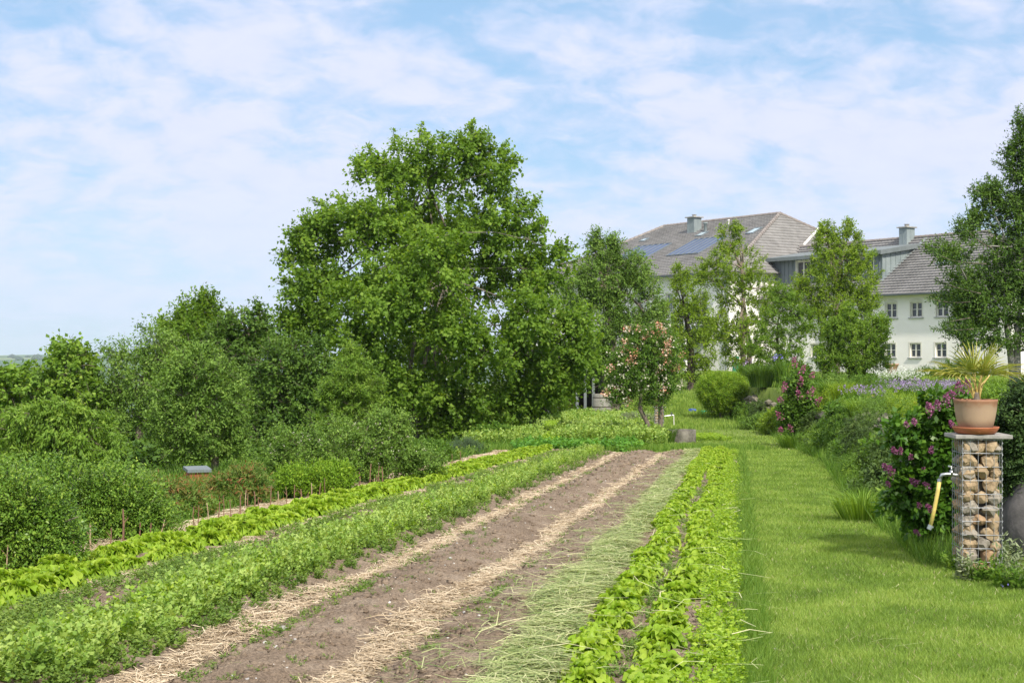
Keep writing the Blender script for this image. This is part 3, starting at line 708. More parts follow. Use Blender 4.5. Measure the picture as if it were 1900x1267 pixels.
M_zinc_r = surf('weathered_zinc_roof', (.12, .14, .14), (.17, .19, .19), 1.2, .6, .1, .002)
dr = MB(); dd = (BV+ZV*.15); dr.box(H(-15.8, .70, DR(.70)), EV*(15.8-4.40), dd*4.25, ZV*.10)
dr.box(H(-15.8, .62, DR(.7)-.16), EV*(15.8-4.42), BV*.09, ZV*.24)
dr.box(H(-4.42, .66, DR(.66)-.20), EV*.06, dd*4.2, ZV*.30)
dr.build('dormer_roof', M_zinc_r, dorm)
for o_ in dops: window(*o_, 1.16, bars=1, trans=0, depth=.06, parent=house)
# chimney of the right wing
def chimney(s, u, z0, z1, ws, wu, mat, cap=.12):
    mb = MB(); mb.box(H(s, u, z0), EV*ws, BV*wu, ZV*(z1-z0))
    mb.box(H(s+ws, u+wu*.5, z0+.1), EV*.02, BV*.03, ZV*(z1-z0-.1)); mb.box(H(s+ws*.5, u-.02, z0+.1), EV*.025, BV*.02, ZV*(z1-z0-.1))
    mb.box(H(s-.03, u-.03, z0+.3), EV*(ws+.06), BV*(wu+.06), ZV*.05)
    c = mb.build('chimney', mat, house)
    k = MB(); k.box(H(s-cap, u-cap, z1), EV*(ws+2*cap), BV*(wu+2*cap), ZV*.08); k.build('chimney_cap', M_stone_g, c)
    p = MB(); p.lathe(H(s+ws/2, u+wu/2, z1+.08), [(.17, 0), (.16, .16), (.2, .17), (.2, .2), (0, .2)], 12); p.build('chimney_pot', M_stone_g, c)
chimney(-6.35, 4.9, 8.9, 10.45, .68, .85, M_zinc)
# skylights
def on_roof(kind, O, A, Bd, a, b_, w, h, mat, fm, lift=.06):
    A = Vector(A).normalized(); Bd = Vector(Bd).normalized(); N = A.cross(Bd); N = -N if N.z < 0 else N
    fb = MB(); o_ = O+A*a+Bd*b_+N*lift; f = .07
    for x0, y0, x1, y1 in ((0, 0, w, f), (0, h-f, w, h), (0, f, f, h-f), (w-f, f, w, h-f)): fb.box(o_+A*x0+Bd*y0, A*(x1-x0), Bd*(y1-y0), N*.12)
    t = fb.build(kind, fm, house); g = MB(); g.box(o_+A*f+Bd*f, A*(w-2*f), Bd*(h-2*f), N*.085); g.build('pane', mat, t); return t
m, nt, b, o = nmat('skylight_glass'); b.inputs['Base Color'].default_value = (.38, .46, .50, 1); b.inputs['Roughness'].default_value = .06; M_sky = m
on_roof('skylight', O0, EV, bw, -1.2, q(2.35), .78, 1.25, M_sky, M_zinc_d); on_roof('skylight', O0, EV, bw, -.30, q(2.35), .78, 1.25, M_sky, M_zinc_d)
# main block
ZM = lambda u: 7.5+.468*(u+4)
bm_ = Vector((BV.x, BV.y, .468)); lm = bm_.length; OM = H(0, -4, 7.5); qm = lambda u: (u+4)*lm
tiles('roof', OM, EV, bm_, [(-39.2, 0), (-14.1, 0), (-19.8, qm(6.9)), (-33.5, qm(6.9))], house, rowh=.36, tw=.32, seed=4)
em = Vector((-EV.x, -EV.y, .895)); lme = math.hypot(1, .895); OE = H(-14.1, 0, 7.5); k1 = lme/.895
tiles('roof', OE, BV, em, [(-4, 0), (2.46, 0), (5.8, 2.24*k1), (13.0, 2.24*k1), (6.9, 5.1*k1)], house, rowh=.36, tw=.32, seed=5)
mb = MB(); mb.poly([H(-33.5, 6.9, 12.6), H(-19.8, 6.9, 12.6), H(-14.1, 17.8, 7.5), H(-39.2, 17.8, 7.5)]); mb.poly([H(-33.5, 6.9, 12.6), H(-39.2, 17.8, 7.5), H(-39.2, -4, 7.5)]); mb.build('rear_roof', M_tile, house)
ridge('ridge_cap', H(-33.5, 6.9, 12.68), H(-19.8, 6.9, 12.68), .15); ridge('ridge_cap', H(-14.1, -4, 7.6), H(-19.8, 6.9, 12.68), .15); ridge('ridge_cap', H(-19.8, 6.9, 12.68), H(-16.6, 13.0, 9.8), .15)
ridge('ridge_cap', H(-39.2, -4, 7.6), H(-33.5, 6.9, 12.68), .15)
mb = MB(); a = H(-16.55, 6.1, 9.72+.12); b_ = H(-18.35, 9.75, 11.3+.15); d = b_-a; mb.box(a, d, EV*.09, ZV*.22); mb.build('verge_board', M_wall, house)
mops = [(-17.7, -16.95, 4.75, 6.2), (-21.5, -20.75, 4.75, 6.2), (-25, -24.25, 4.75, 6.2), (-29, -28.2, 4.75, 6.2), (-20.2, -18.9, 1.0, 3.0), (-26, -25, 1.2, 2.6)]
wall_open('front_wall', -38.6, -14.68, -1.6, 7.75, -3.4, mops)
for o_ in mops[:4]: window(*o_, -3.4, bars=0, trans=1, glass=M_curt)
for o_ in mops[4:]: window(*o_, -3.4, bars=1, trans=1)
mb = MB(); mb.poly([H(-14.68, -3.4, -1.2), H(-14.68, 18, -1.2), H(-14.68, 18, 7.9), H(-14.68, -3.4, 7.9)]); mb.poly([H(-38.6, -3.4, -1.6), H(-38.6, 17, -1.6), H(-38.6, 17, 7.7), H(-38.6, -3.4, 7.7)]); mb.build('side_wall', M_wall, house)
mb = MB(); mb.poly([H(-39.1, -3.95, 7.46), H(-14.15, -3.95, 7.46), H(-14.15, -3.3, 7.6), H(-39.1, -3.3, 7.6)]); mb.poly([H(-14.15, -3.95, 7.46), H(-14.15, 18, 7.46), H(-14.8, 18, 7.6), H(-14.8, -3.95, 7.6)]); mb.build('soffit', M_side, house)
gutter(H(-39.1, -4.1, 7.46), H(-14.1, -4.1, 7.46), .09)
NM = EV.cross(bm_).normalized()
def ab(px, py): p = on_plane(px, py, OM, NM)-OM; return p.dot(EV), p.dot(bm_.normalized())
m, nt, b, o = nmat('solar_cell'); b.inputs['Base Color'].default_value = (.045, .075, .17, 1); b.inputs['Roughness'].default_value = .35; b.inputs['Specular IOR Level'].default_value = .35; M_solar = m
def solar(px0, py0, px1, py1, n):
    a0, b0 = ab(px0, py0); a1, b1 = ab(px1, py1); w = (a1-a0)/n
    for i in range(n): on_roof('solar_panel', OM, EV, bm_, a0+i*w, b0, w-.02, b1-b0, M_solar, M_zinc_d)
solar(1236, 478, 1352, 441, 6); solar(1136, 487, 1248, 454, 6)
a_, b2 = ab(1296, 441); on_roof('skylight', OM, EV, bm_, a_-.4, b2, .8, .9, M_sky, M_zinc_d)
a_, b2 = ab(1187, 451); on_roof('skylight', OM, EV, bm_, a_-.1, b2, .7, .7, M_sky, M_zinc_d)
a_, b2 = ab(1385, 437); on_roof('skylight', OM, EV, bm_, a_-.1, b2, .8, 1.2, M_sky, M_zinc_d)
p = on_plane(1288, 434, OM, NM)-PH; sC, uC = p.dot(EV), p.dot(BV)
chimney(sC-.85, uC, ZM(uC)-.3, ZM(uC)+1.35, .85, .8, M_zinc, .14)
p = on_plane(1309, 431, OM, NM); mb = MB(); mb.lathe(p-ZV*.1, [(.13, 0), (.13, .75), (.19, .78), (.19, .9), (0, .92)], 14); mb.build('vent_pipe', M_zinc, house, True)
p = on_plane(1352, 419, OM, NM); mb = MB(); mb.lathe(p-ZV*.1, [(.07, 0), (.07, .5), (.1, .52), (.1, .58), (0, .6)], 12); mb.build('vent_pipe', M_wall, house, True)
# downpipe on the corner
mb = MB(); mb.tube([H(-14.9, -3.55, 7.4), H(-14.9, -3.55, -.4)], .06, 10); mb.build('downpipe', M_zinc_d, house)
mb = MB(); mb.tube([H(-9.0, -.12, 5.4), H(-9.0, -.12, -.4)], .05, 10); mb.build('downpipe', M_zinc_d, house)
# porch of the main block
pz = .1; pr = MB(); pc = [(-21.6, -6.2), (-19.0, -6.2), (-16.4, -6.2)]
pr_ = empty('porch', H(-19, -5, pz), 'white posted porch with dark lean-to roof before the left part of the farmhouse', 'porch')
for s, u in pc: pp = MB(); pp.box(H(s, u, -.9), EV*.20, BV*.20, ZV*4.0); pp.build('post', M_wall, pr_)
pp = MB(); pp.box(H(-22, -6.5, 3.05), EV*6.1, (BV*3.2+ZV*.6), ZV*.10); pp.build('roof', M_zinc_d, pr_)
pp = MB(); pp.tube([H(-19.25, -6.25, 3.1), H(-19.25, -6.25, -.5)], .06, 10); pp.build('downpipe', M_zinc, pr_)
M_wood = surf('weathered_wood', (.16, .13, .10), (.32, .27, .22), 6, .85, .4, .005)
M_wood_d = surf('dark_wood', (.035, .028, .022), (.08, .06, .045), 6, .85)
M_redwood = surf('red_brown_wood', (.16, .06, .035), (.26, .11, .06), 6, .7)
pp = MB(); x = -25.6
while x < -21.7: pp.box(H(x, -6.3, .1), EV*.09, BV*.03, ZV*1.15); x += .17
pp.box(H(-25.7, -6.26, .3), EV*4.0, BV*.05, ZV*.1); pp.box(H(-25.7, -6.26, 1.0), EV*4.0, BV*.05, ZV*.1)
f = pp.build('picket_railing', M_wood, None); tag(f, 'weathered picket railing left of the white porch posts', 'railing')
pp = MB(); x = -18.6
while x < -17.1: pp.box(H(x, -6.3, .35), EV*.05, BV*.03, ZV*.95); x += .16
pp.box(H(-18.7, -6.33, 1.3), EV*1.7, BV*.08, ZV*.06); pp.box(H(-17.0, -6.33, -.3), EV*.3, BV*.14, ZV*1.7)
f = pp.build('slatted_gate', M_redwood, None); tag(f, 'short slatted railing with red brown post beside the white wall', 'railing')
# green pump / bottle by the porch
p = AT(1366, 697, 97); mb = MB(); mb.lathe(p, [(0, 0), (.26, 0), (.27, .1), (.26, .75), (.18, .95), (.10, 1.0), (.10, 1.15), (.22, 1.17), (.22, 1.3), (0, 1.35)], 18)
tag(mb.build('water_tank', surf('green_enamel', (.02, .16, .09), (.03, .24, .14), 4, .35)), 'dark green upright tank standing at the porch of the farmhouse', 'tank')
# terrace wall of the porch
mb = MB(); mb.box(H(-27, -6.6, -1.5), EV*11, BV*3.3, ZV*1.75); tag(mb.build('porch_terrace', M_stone_g), kind='structure')
# urn by the house wall
p = AT(1654, 694, 88); mb = MB(); mb.lathe(p, [(0, 0), (.2, 0), (.22, .05), (.42, .55), (.46, .58), (.46, .64), (.40, .64), (.38, .56), (0, .55)], 20)
M_terra = surf('terracotta', (.36, .19, .12), (.50, .31, .21), 5, .8)
tag(mb.build('terracotta_planter', M_terra, None, True), 'flared terracotta planter standing before the white farmhouse wall', 'planter')

# ------------------------------------------------------------ garden pavilion left of the rain barrel
gb = gz(2.8, 63)
pv = empty('garden_pavilion', (3, 63, gb), 'low open garden pavilion with white posts and dark inside behind the pea beds', 'pavilion')
for px in (1018, 1034, 1071, 1086, 1101): p = AT(px, 700, 63); mb = MB(); mb.box((p.x-.06, 62.95, gb-.2), (.12, 0, 0), (0, .12, 0), (0, 0, 2.5)); mb.build('post', M_wall, pv)
mb = MB(); mb.box((.6, 62.6, gb+2.3), (3.6, 0, 0), (0, 4.2, .5), (0, 0, .12)); mb.build('roof', M_wood_d, pv)
mb = MB(); mb.box((.7, 66.4, gb-.3), (3.4, 0, 0), (0, .1, 0), (0, 0, 3)); mb.box((4.0, 63.2, gb-.3), (.1, 0, 0), (0, 3.2, 0), (0, 0, 3)); mb.build('back_wall', M_wood_d, pv)
for px in (1042, 1060): p = AT(px, 700, 65.8); mb = MB(); mb.box((p.x-.15, 65.8, gb), (.32, 0, 0), (0, .05, 0), (0, 0, 2.1)); mb.build('door_panel', M_redwood, pv)
p = AT(1047, 741, 61.5); tb = empty('garden_table', (p.x, p.y, gb), 'small garden table with white top in front of the pavilion', 'table')
mb = MB(); mb.cbox((p.x, p.y, gb+.72), .9, .6, .035); mb.build('tabletop', M_wall, tb)
for dx, dy in ((-.38, -.25), (.38, -.25), (-.38, .25), (.38, .25)): mb = MB(); mb.tube([(p.x+dx, p.y+dy, gb-.05), (p.x+dx, p.y+dy, gb+.70)], .02, 6); mb.build('leg', M_wood_d, tb)
# rain barrel
p = AT(1116, 700, 54); zb = gz(p.x, 54)
rb = MB(); R = .35; st = 22; pr_f = [(.31, 0), (.345, .25), (.355, .5), (.345, .8), (.32, 1.05), (.30, 1.05), (.30, .95), (0, .95)]
rb.lathe((p.x, p.y, zb), [(0, 0)]+pr_f, st); rbo = rb.build('rain_barrel', surf('grey_wood', (.20, .19, .165), (.34, .32, .28), 8, .85), None)
tag(rbo, 'grey wooden rain barrel standing behind the pea patch', 'barrel')
hb = MB()
for hz_ in (.18, .55, .9):
    r0 = float(np.interp(hz_, [0, .25, .5, .8, 1.05], [.31, .345, .355, .345, .32]))+.004
    hb.lathe((p.x, p.y, zb+hz_), [(r0, 0), (r0+.003, .0), (r0+.003, .035), (r0, .035)], 22)
hb.build('hoop', M_wood_d, rbo)
# concrete ring
p = GP(1265, 40.8); z0 = p.z
mb = MB(); mb.lathe((p.x, p.y, z0-.05), [(.40, 0), (.405, .2), (.40, .42), (.385, .43), (.33, .43), (.325, .40), (.325, 0)], 40)
ring = tag(mb.build('well_ring', surf('mossy_concrete', (.07, .065, .05), (.22, .20, .165), 5, .95, .8, .01, stops=(.35, .65)), None, True), 'mossy concrete well ring on the grass beside the rose tree', 'well ring')
# ------------------------------------------------------------ gabions
M_wire = surf('galvanised_wire', (.30, .31, .32), (.45, .46, .47), 20, .45, .1, .001, metal=.6)
M_slab = surf('grey_slab', (.22, .21, .19), (.36, .34, .31), 18, .9, .9, .004, bscale=60)
GS = [surf('quarry_stone', (.26, .18, .10), (.44, .33, .20), 22, .9, 1, .006, bscale=70), surf('ochre_stone', (.26, .155, .08), (.41, .28, .16), 22, .9, 1, .006, bscale=70),
      surf('greyish_stone', (.19, .165, .13), (.36, .32, .26), 22, .9, 1, .006, bscale=70), surf('rusty_stone', (.32, .12, .05), (.44, .20, .10), 20, .9, 1, .006, bscale=70)]
def gabion(name, cx, cy, zb, w, h, rz, label, stones=True, stp=10):
    g = empty(name, (cx, cy, zb), label, 'gabion', None, rz); R3 = Matrix.Rotation(rz, 3, 'Z'); o0 = Vector((cx, cy, zb))
    def W(x, y, z): return o0+R3@Vector((x, y, z))
    mb = MB(); n = max(3, round(w/.052)); r = .0022*(1 if stp >= 10 else 2.2)
    for k in range(n+1):
        x = -w/2+w*k/n
        for f in (-1, 1):
            mb.tube([W(x, f*w/2, 0), W(x, f*w/2, h)], r, 5, False)
            if 0 < k < n: mb.tube([W(f*w/2, x, 0), W(f*w/2, x, h)], r, 5, False)
    nz = max(3, round(h/.10))
    for k in range(nz+1):
        z = h*k/nz; e = w/2+r*1.7
        mb.tube([W(-e, -e, z), W(e, -e, z), W(e, e, z), W(-e, e, z), W(-e, -e, z)], r, 5, False)
    for sx, sy in ((-1, -1), (1, -1), (1, 1), (-1, 1)):   # spiral corner binders
        pts = [W(sx*w/2+math.cos(i*1.57)*.006, sy*w/2+math.sin(i*1.57)*.006, h*i/90) for i in range(91)]
        mb.tube(pts, r*.8, 4, False)
    mb.build('wire_mesh', M_wire, g, True)
    rr = random.Random(5); cnt = 0; sid = 0
    z = .0; lay = 0; rad = w/5.2
    mats = [0, 0, 0, 1, 2, 0, 2, 0, 0, 2]
    def put(x, y, z, s_, hot=False):
        nonlocal sid
        sid += 1; st_ = MB(); st_.rock(W(x, y, min(max(z, s_*.75), h-s_*.72)), s_, sid+3, 2, (1.0+rr.uniform(-.12, .2), 1, .86+rr.uniform(-.14, .16)), .34, rr.uniform(0, 6))
        if sid <= 99: st_.build('stone', GS[3] if hot else GS[rr.choice(mats)], g)
    faces = (0, 1, 2, 3)
    for fc in faces:
        z = 0; lay = 0; off0 = rr.random()*.4
        while z < h-rad*.3 and (fc in (0, 3) or stp >= 10):
            nn = 3 if (lay+fc) % 2 == 0 else 2
            if fc in (1, 2): nn = 1
            rs_ = [rr.uniform(.8, 1.2) for _ in range(nn)]; tot = sum(rs_); x = -w/2; hh_ = []
            for q_ in rs_:
                wd_ = w*q_/tot; r_ = min(wd_*.60, w*.225); xx = x+wd_/2; x += wd_; zz = z+r_*.9+rr.uniform(-.010, .010); hh_.append(r_)
                dpt_ = w/2-r_*.80
                if fc == 0: put(xx, -dpt_, zz, r_, lay == 5 and 0 < xx+.05 < .09)
                elif fc == 3: put(-dpt_, xx, zz, r_)
                elif fc == 1: put(dpt_, xx, zz, r_)
                else: put(xx, dpt_, zz, r_)
            z += sum(hh_)/len(hh_)*1.44; lay += 1
    # dark core of rubble so the middle is not see-through
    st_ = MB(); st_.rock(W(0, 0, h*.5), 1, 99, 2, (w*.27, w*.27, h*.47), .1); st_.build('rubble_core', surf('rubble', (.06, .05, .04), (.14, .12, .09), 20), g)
    mb = MB(); mb.box(W(-w*.70, -w*.60, h+.006), R3@Vector((w*1.45, 0, 0)), R3@Vector((0, w*1.2, 0)), (0, 0, .030)); mb.build('slab', M_slab, g, bevel=.006)
    return g, W
gx, gy = (1825-CX)/F*10.45, 10.6; gzz = EYE-(1068-HZ)/F*10.45
gab, W1 = gabion('gabion_pillar', gx, gy, gzz, .285, .995, math.radians(-3), 'tall near gabion pillar of wire mesh and ochre stones carrying the potted palm')
g2 = AT(1223, 811, 47); g2z = EYE-(756-HZ)/F*47
gab2, W2 = gabion('gabion_pillar', g2.x, 47, g2z-1.0, .285, .995, math.radians(-3), 'far small gabion pillar behind the stems of the rose tree', stp=5)
M_chrome = surf('worn_chrome', (.35, .36, .37), (.5, .5, .5), 8, .3, .1, .001, metal=.9)
M_hose = surf('yellow_hose', (.55, .42, .10), (.66, .52, .16), 10, .45)
def tap(W, w, zt, label, sc=1):
    o = W(-w/2, -.1, zt); t = empty('water_tap', o, label, 'tap'); k = sc
    m = MB(); P_ = lambda x, y, z: o+Vector((x*k, y*k, z*k))
    m.tube([P_(.02, 0, 0), P_(-.04, 0, 0), P_(-.10, 0, .006), P_(-.14, 0, 0), P_(-.155, 0, -.03)], [.012*k, .013*k, .014*k, .013*k, .013*k], 12); m.tube([P_(-.07, 0, 0), P_(-.07, 0, .035)], [.017*k, .012*k], 10); m.tube([P_(.005, 0, 0), P_(-.01, 0, 0)], [.02*k, .02*k], 12)
    m.build('spout', M_chrome, t, True)
    m = MB(); m.tube([P_(-.07, 0, .03), P_(-.07, 0, .055)], .006*k, 8); m.tube([P_(-.095, 0, .062), P_(-.045, .0, .054)], [.008*k, .006*k], 8); m.build('handle', M_chrome, t, True)
    m = MB(); m.tube([P_(-.155, 0, -.03), P_(-.16, 0, -.05)], [.016*k, .016*k], 10); m.build('connector', M_chrome, t)
    h = MB(); h.tube([P_(-.158, 0, -.045), P_(-.17, 0, -.12), P_(-.195, .0, -.25), P_(-.225, .0, -.38)], [.0145*k, .015*k, .0145*k, .0145*k], 12); hh = h.build('hose_piece', M_hose, t, True)
    h = MB(); h.tube([P_(-.222, 0, -.37), P_(-.236, 0, -.40)], [.019*k, .017*k], 10); h.tube([P_(-.228, 0, -.385), P_(-.205, 0, -.385)], [.008*k, .008*k], 8); h.build('hose_end', M_zinc, hh)
    return t
zt = EYE-(882-HZ)/F*10.45-gzz
tap(W1, .285, zt, 'chrome garden tap with a yellow hose piece on the near gabion')
def tap2():
    o = AT(1233, 772, 46.8); t = empty('water_tap', o, 'grey tap with white hose end on the far gabion above the well ring', 'tap')
    m = MB(); e = AT(1250, 770, 46.8); m.tube([o, e], .022, 8); m.tube([e-Vector((.07, 0, 0)), e+Vector((-.07, 0, .09))], .03, 8); m.build('spout', M_chrome, t)
    f = AT(1250.5, 788, 46.8); m = MB(); m.tube([e, e.lerp(f, .5), f], .017, 8); m.build('hose_piece', M_frame, t)
tap2()
# flower pots
def pot(c, r, h, label, mat):
    m = MB(); pr = [(0, 0), (.70, 0), (.76, .02), (.88, .35), (.96, .65), (1.0, .9), (1.02, .93), (1.02, 1.0), (.94, 1.0), (.93, .9)]
    m.lathe(c, [(a*r, b*h) for a, b in pr], 48); o = m.build('flower_pot', mat, None, True); tag(o, label, 'flower pot')
    s = MB(); s.lathe((c[0], c[1], c[2]+h*.86), [(0, .01), (r*.5, .012), (r*.95, 0)], 24); s.build('potting_soil', M_soil, o); return o
def saucer(c, r, label, mat):
    m = MB(); m.lathe(c, [(0, 0), (r*.80, 0), (r*.86, .006), (r*.99, .042), (r*1.0, .05), (r*.955, .05), (r*.93, .042), (r*.80, .018), (0, .016)], 48)
    o = m.build('saucer', mat, None, True); tag(o, label, 'saucer'); return o
m, nt, b, o = nmat('weathered_terracotta')
tc = nt.nodes.new('ShaderNodeTexCoord'); sp = nt.nodes.new('ShaderNodeSeparateXYZ'); nt.links.new(tc.outputs['Object'], sp.inputs[0])
n1 = noise(nt, 9, 5, .6); mr = nt.nodes.new('ShaderNodeMath'); mr.operation = 'MULTIPLY_ADD'; nt.links.new(n1.outputs[0], mr.inputs[0]); mr.inputs[1].default_value = .16; nt.links.new(sp.outputs[2], mr.inputs[2])
PZ0 = gzz+.995+.041+.02
r = ramp(nt, [(0, (.27, .17, .105)), (.45, (.40, .275, .18)), (.68, (.37, .25, .165)), (.80, (.31, .155, .085)), (1, (.25, .115, .06))])
m2 = nt.nodes.new('ShaderNodeMapRange'); m2.inputs[1].default_value = PZ0+.06; m2.inputs[2].default_value = PZ0+.24+.10; nt.links.new(mr.outputs[0], m2.inputs[0]); nt.links.new(m2.outputs[0], r.inputs[0])
nt.links.new(r.outputs[0], b.inputs['Base Color']); b.inputs['Roughness'].default_value = .75; n9 = noise(nt, 60, 4); bump(nt, b, n9.outputs[0], .3, .003); M_pot = m
pc_ = W1(.0, -.0, .995); pcx, pcy = (1815-CX)/F*10.5, 10.56
saucer((pcx, pcy, gzz+.995+.041), .168, 'orange terracotta saucer on the slab of the near gabion', surf('orange_terracotta', (.33, .10, .04), (.44, .15, .065), 10, .65))
pot((pcx, pcy, PZ0), .155, .232, 'large weathered terracotta pot with a palm on the near gabion', M_pot)
q2 = W2(0, 0, .995+.041); saucer((q2.x, q2.y, q2.z), .15, 'small orange saucer on the far gabion behind the rose tree', M_terra); pot((q2.x, q2.y, q2.z+.02), .13, .21, 'small terracotta pot on the far gabion behind the rose tree', M_terra)
# palm
def palm(c):
    t = empty('potted_palm', c, 'small fan palm with yellowish stems growing in the large terracotta pot', 'palm')
    rng = np.random.default_rng(8); rr = random.Random(3)
    mf = green('palm_leaf', (.08, .13, .02), (.17, .23, .045), (.38, .36, .11), rough=.35, clump=.05, cs=8, transl=.25)
    ms = surf('palm_petiole', (.42, .30, .08), (.60, .46, .16), 20, .5)
    # (end x px, end y px, depth offset): where each fan begins, taken from its place above the pot
    fans = [((-.165, .00, .17), (-1.0, 0, .28), .26), ((-.05, -.05, .19), (-.55, -.3, .85), .24), ((.0, .04, .20), (-.15, .3, 1), .23), ((.035, -.04, .20), (.35, -.3, .9), .24), ((.10, .0, .175), (.9, .1, .45), .26),
            ((.115, .05, .17), (1.0, .3, .18), .25), ((-.09, .05, .18), (-.85, .4, .5), .25), ((-.11, -.06, .165), (-.95, -.5, .22), .24), ((.06, .08, .19), (.5, .7, .6), .23), ((.02, -.07, .17), (.1, -.9, .6), .2), ((-.02, .10, .17), (-.3, .9, .4), .2)]
    P = []; Q = []; TT = []
    for j, (e, d, L) in enumerate(fans):
        a = c+Vector((rr.uniform(-.02, .02), rr.uniform(-.02, .02), -.01)); e_ = c+Vector((e[0], e[1], e[2]*1.15)); mid = a.lerp(e_, .5)+Vector((-e[0]*.18, -e[1]*.18, .02))
        m = MB(); m.tube([a, a.lerp(mid, .6), mid.lerp(e_, .1), mid.lerp(e_, .6), e_], [.008, .0065, .0055, .005, .004], 7)
        V = []; F_ = []; ti = []; d = Vector(d).normalized(); sd = d.cross(ZV).normalized() if abs(d.z) < .98 else Vector((1, 0, 0)); up = sd.cross(d).normalized()
        ns = 14; L = L*1.22
        for k in range(ns):
            th = math.radians(-78+156*k/(ns-1)); ld = (d*math.cos(th)+sd*math.sin(th)*(.8)+up*.12*math.cos(th)).normalized(); ll = L*(.72+.28*math.cos(th))*rr.uniform(.92, 1.08)
            wd = (ld.cross(up)).normalized(); nn = 6; b0 = len(V); wv = .0058
            for i in range(nn):
                s = i/(nn-1); drop = Vector((0, 0, -.28*ll*s**2.4*(1.1 if d.z < .5 else .7)*rr.uniform(.9, 1.1))); pz_ = e_+ld*ll*s+drop; ww = wv*(math.sin(math.pi*min(.98, .22+.72*s)))**.8*(1 if s < .98 else .15)
                V += [tuple(pz_-wd*ww-up*.0), tuple(pz_+up*-.006*math.sin(math.pi*s)), tuple(pz_+wd*ww)]
            for i in range(nn-1):
                q = b0+3*i; F_ += [(q, q+1, q+4, q+3), (q+1, q+2, q+5, q+4)]; tv_ = .40+rr.random()*.25+.45*(i/(nn-1))**2; ti += [tv_, tv_+.08]
        st_ = m.build('petiole', ms, t, True)
        link('fan_leaf', fast_mesh('fan_leaf', np.array(V), quads=F_, smooth=False, tint=np.clip(ti, 0, 1)), mf, st_)
    m = MB(); m.lathe(c-Vector((0, 0, .05)), [(.028, 0), (.03, .06), (.02, .11), (0, .13)], 10); m.build('stem_base', BARK, t)
palm(Vector((pcx+.01, pcy, PZ0+.215)))
# boulder right of the gabion
p = Vector(((1925-CX)/F*11.2, 11.2, gz(3.6, 11)-.08)); mb = MB(); mb.rock((0, 0, .30), .42, 12, 3, (.72, 1, 1.25), .18)
o = mb.build('boulder', surf('shaded_grey_boulder', (.05, .048, .045), (.13, .12, .115), 6, .9, .7, .01), None, True); o.location = (p.x, p.y, p.z); tag(o, 'grey rounded boulder half cut by the right edge beside the near gabion', 'boulder')  # base colour darkened to stand for the shadow the boulder lies in

# ------------------------------------------------------------ dry stone wall along the lawn
M_stone_w = surf('mossy_wall_stone', (.07, .07, .04), (.24, .205, .16), 3, .9, .9, .02, bscale=20)
def wall_run(name, y0, y1, label, hgt, seed, step=.33):
    rr = random.Random(seed); mb = MB(); y = y0; k = 0
    while y < y1:
        xw = float(xwall(y)); x2 = float(xwall(y+.1)); dx, dy = x2-xw, .1; ln = math.hypot(dx, dy); st_ = step*rr.uniform(.7, 1.3)
        z0 = gz(xw-.1, y); zt_ = hgt
        z = z0-.05
        while z < z0+zt_:
            r = rr.uniform(.11, .19); k += 1
            mb.rock((xw+.12+(z-z0)*.12+rr.uniform(-.05, .05), y+rr.uniform(-.1, .1), z+r*.5), r, k*.37+seed, 1 if y > 18 else 2, (1.1, rr.uniform(1.1, 1.6), .8), .22, rr.uniform(-.3, .3)); z += r*1.2
        y += st_*dy/ln
    return tag(mb.build(name, M_stone_w), label, 'stone wall')
wall_run('stone_wall', 13.2, 30, 'low dry stone wall holding the planted bank from the gabion to the lilac', .85, 3)
wall_run('stone_wall', 30, 57.5, 'far stretch of dry stone wall curving past the round bush', .85, 4, .4)
# beehive box behind the hedge
p = GP(366, 24); zt_ = EYE-(869-HZ)/F*24
bh = empty('beehive', (p.x, p.y, p.z), 'small red hive box with grey lid half hidden behind the reddish shrubs', 'beehive')
mb = MB(); mb.cbox((p.x, p.y, (zt_+p.z)/2-.03), .30, .35, zt_-p.z-.03, .4); 
mb = MB(); mb.cbox((p.x, p.y, p.z), .32, .36, 0.02, .4); 
c4, s4 = math.cos(.4), math.sin(.4)
mb = MB(); mb.box((p.x-.16*c4+.18*s4, p.y-.16*s4-.18*c4, p.z), (.32*c4, .32*s4, 0), (-.36*s4, .36*c4, 0), (0, 0, zt_-p.z-.05)); mb.build('hive_body', surf('red_paint', (.30, .04, .03), (.42, .07, .05), 8, .6), bh)
mb = MB(); mb.box((p.x-.20*c4+.22*s4, p.y-.20*s4-.22*c4, zt_-.05), (.40*c4, .40*s4, 0), (-.44*s4, .44*c4, .03), (0, 0, .05)); mb.build('lid', M_zinc_d, bh)
# blue toy and green hose on the lawn
p = hit(1286, 764); mb = MB(); mb.rock((0, 0, .05), .2, 4, 2, (1.1, .8, .45), .3); o = mb.build('blue_tarpaulin', surf('blue_plastic', (.02, .05, .30), (.03, .10, .45), 8, .4)); o.location = p; tag(o, 'crumpled dark blue plastic bag lying on the lawn near the round bush', 'plastic bag')
p = hit(1307, 768); mb = MB()
for k in range(4): mb.tube([p+Vector((.22*math.cos(a/10*6.283)*(1-.1*k), .2*math.sin(a/10*6.283), .03+.03*k)) for a in range(11)], .018, 6, False)
tag(mb.build('garden_hose', surf('green_hose', (.0, .25, .12), (.01, .4, .2), 8, .4), None, True), 'small coil of bright green hose on the lawn by the round bush', 'hose')

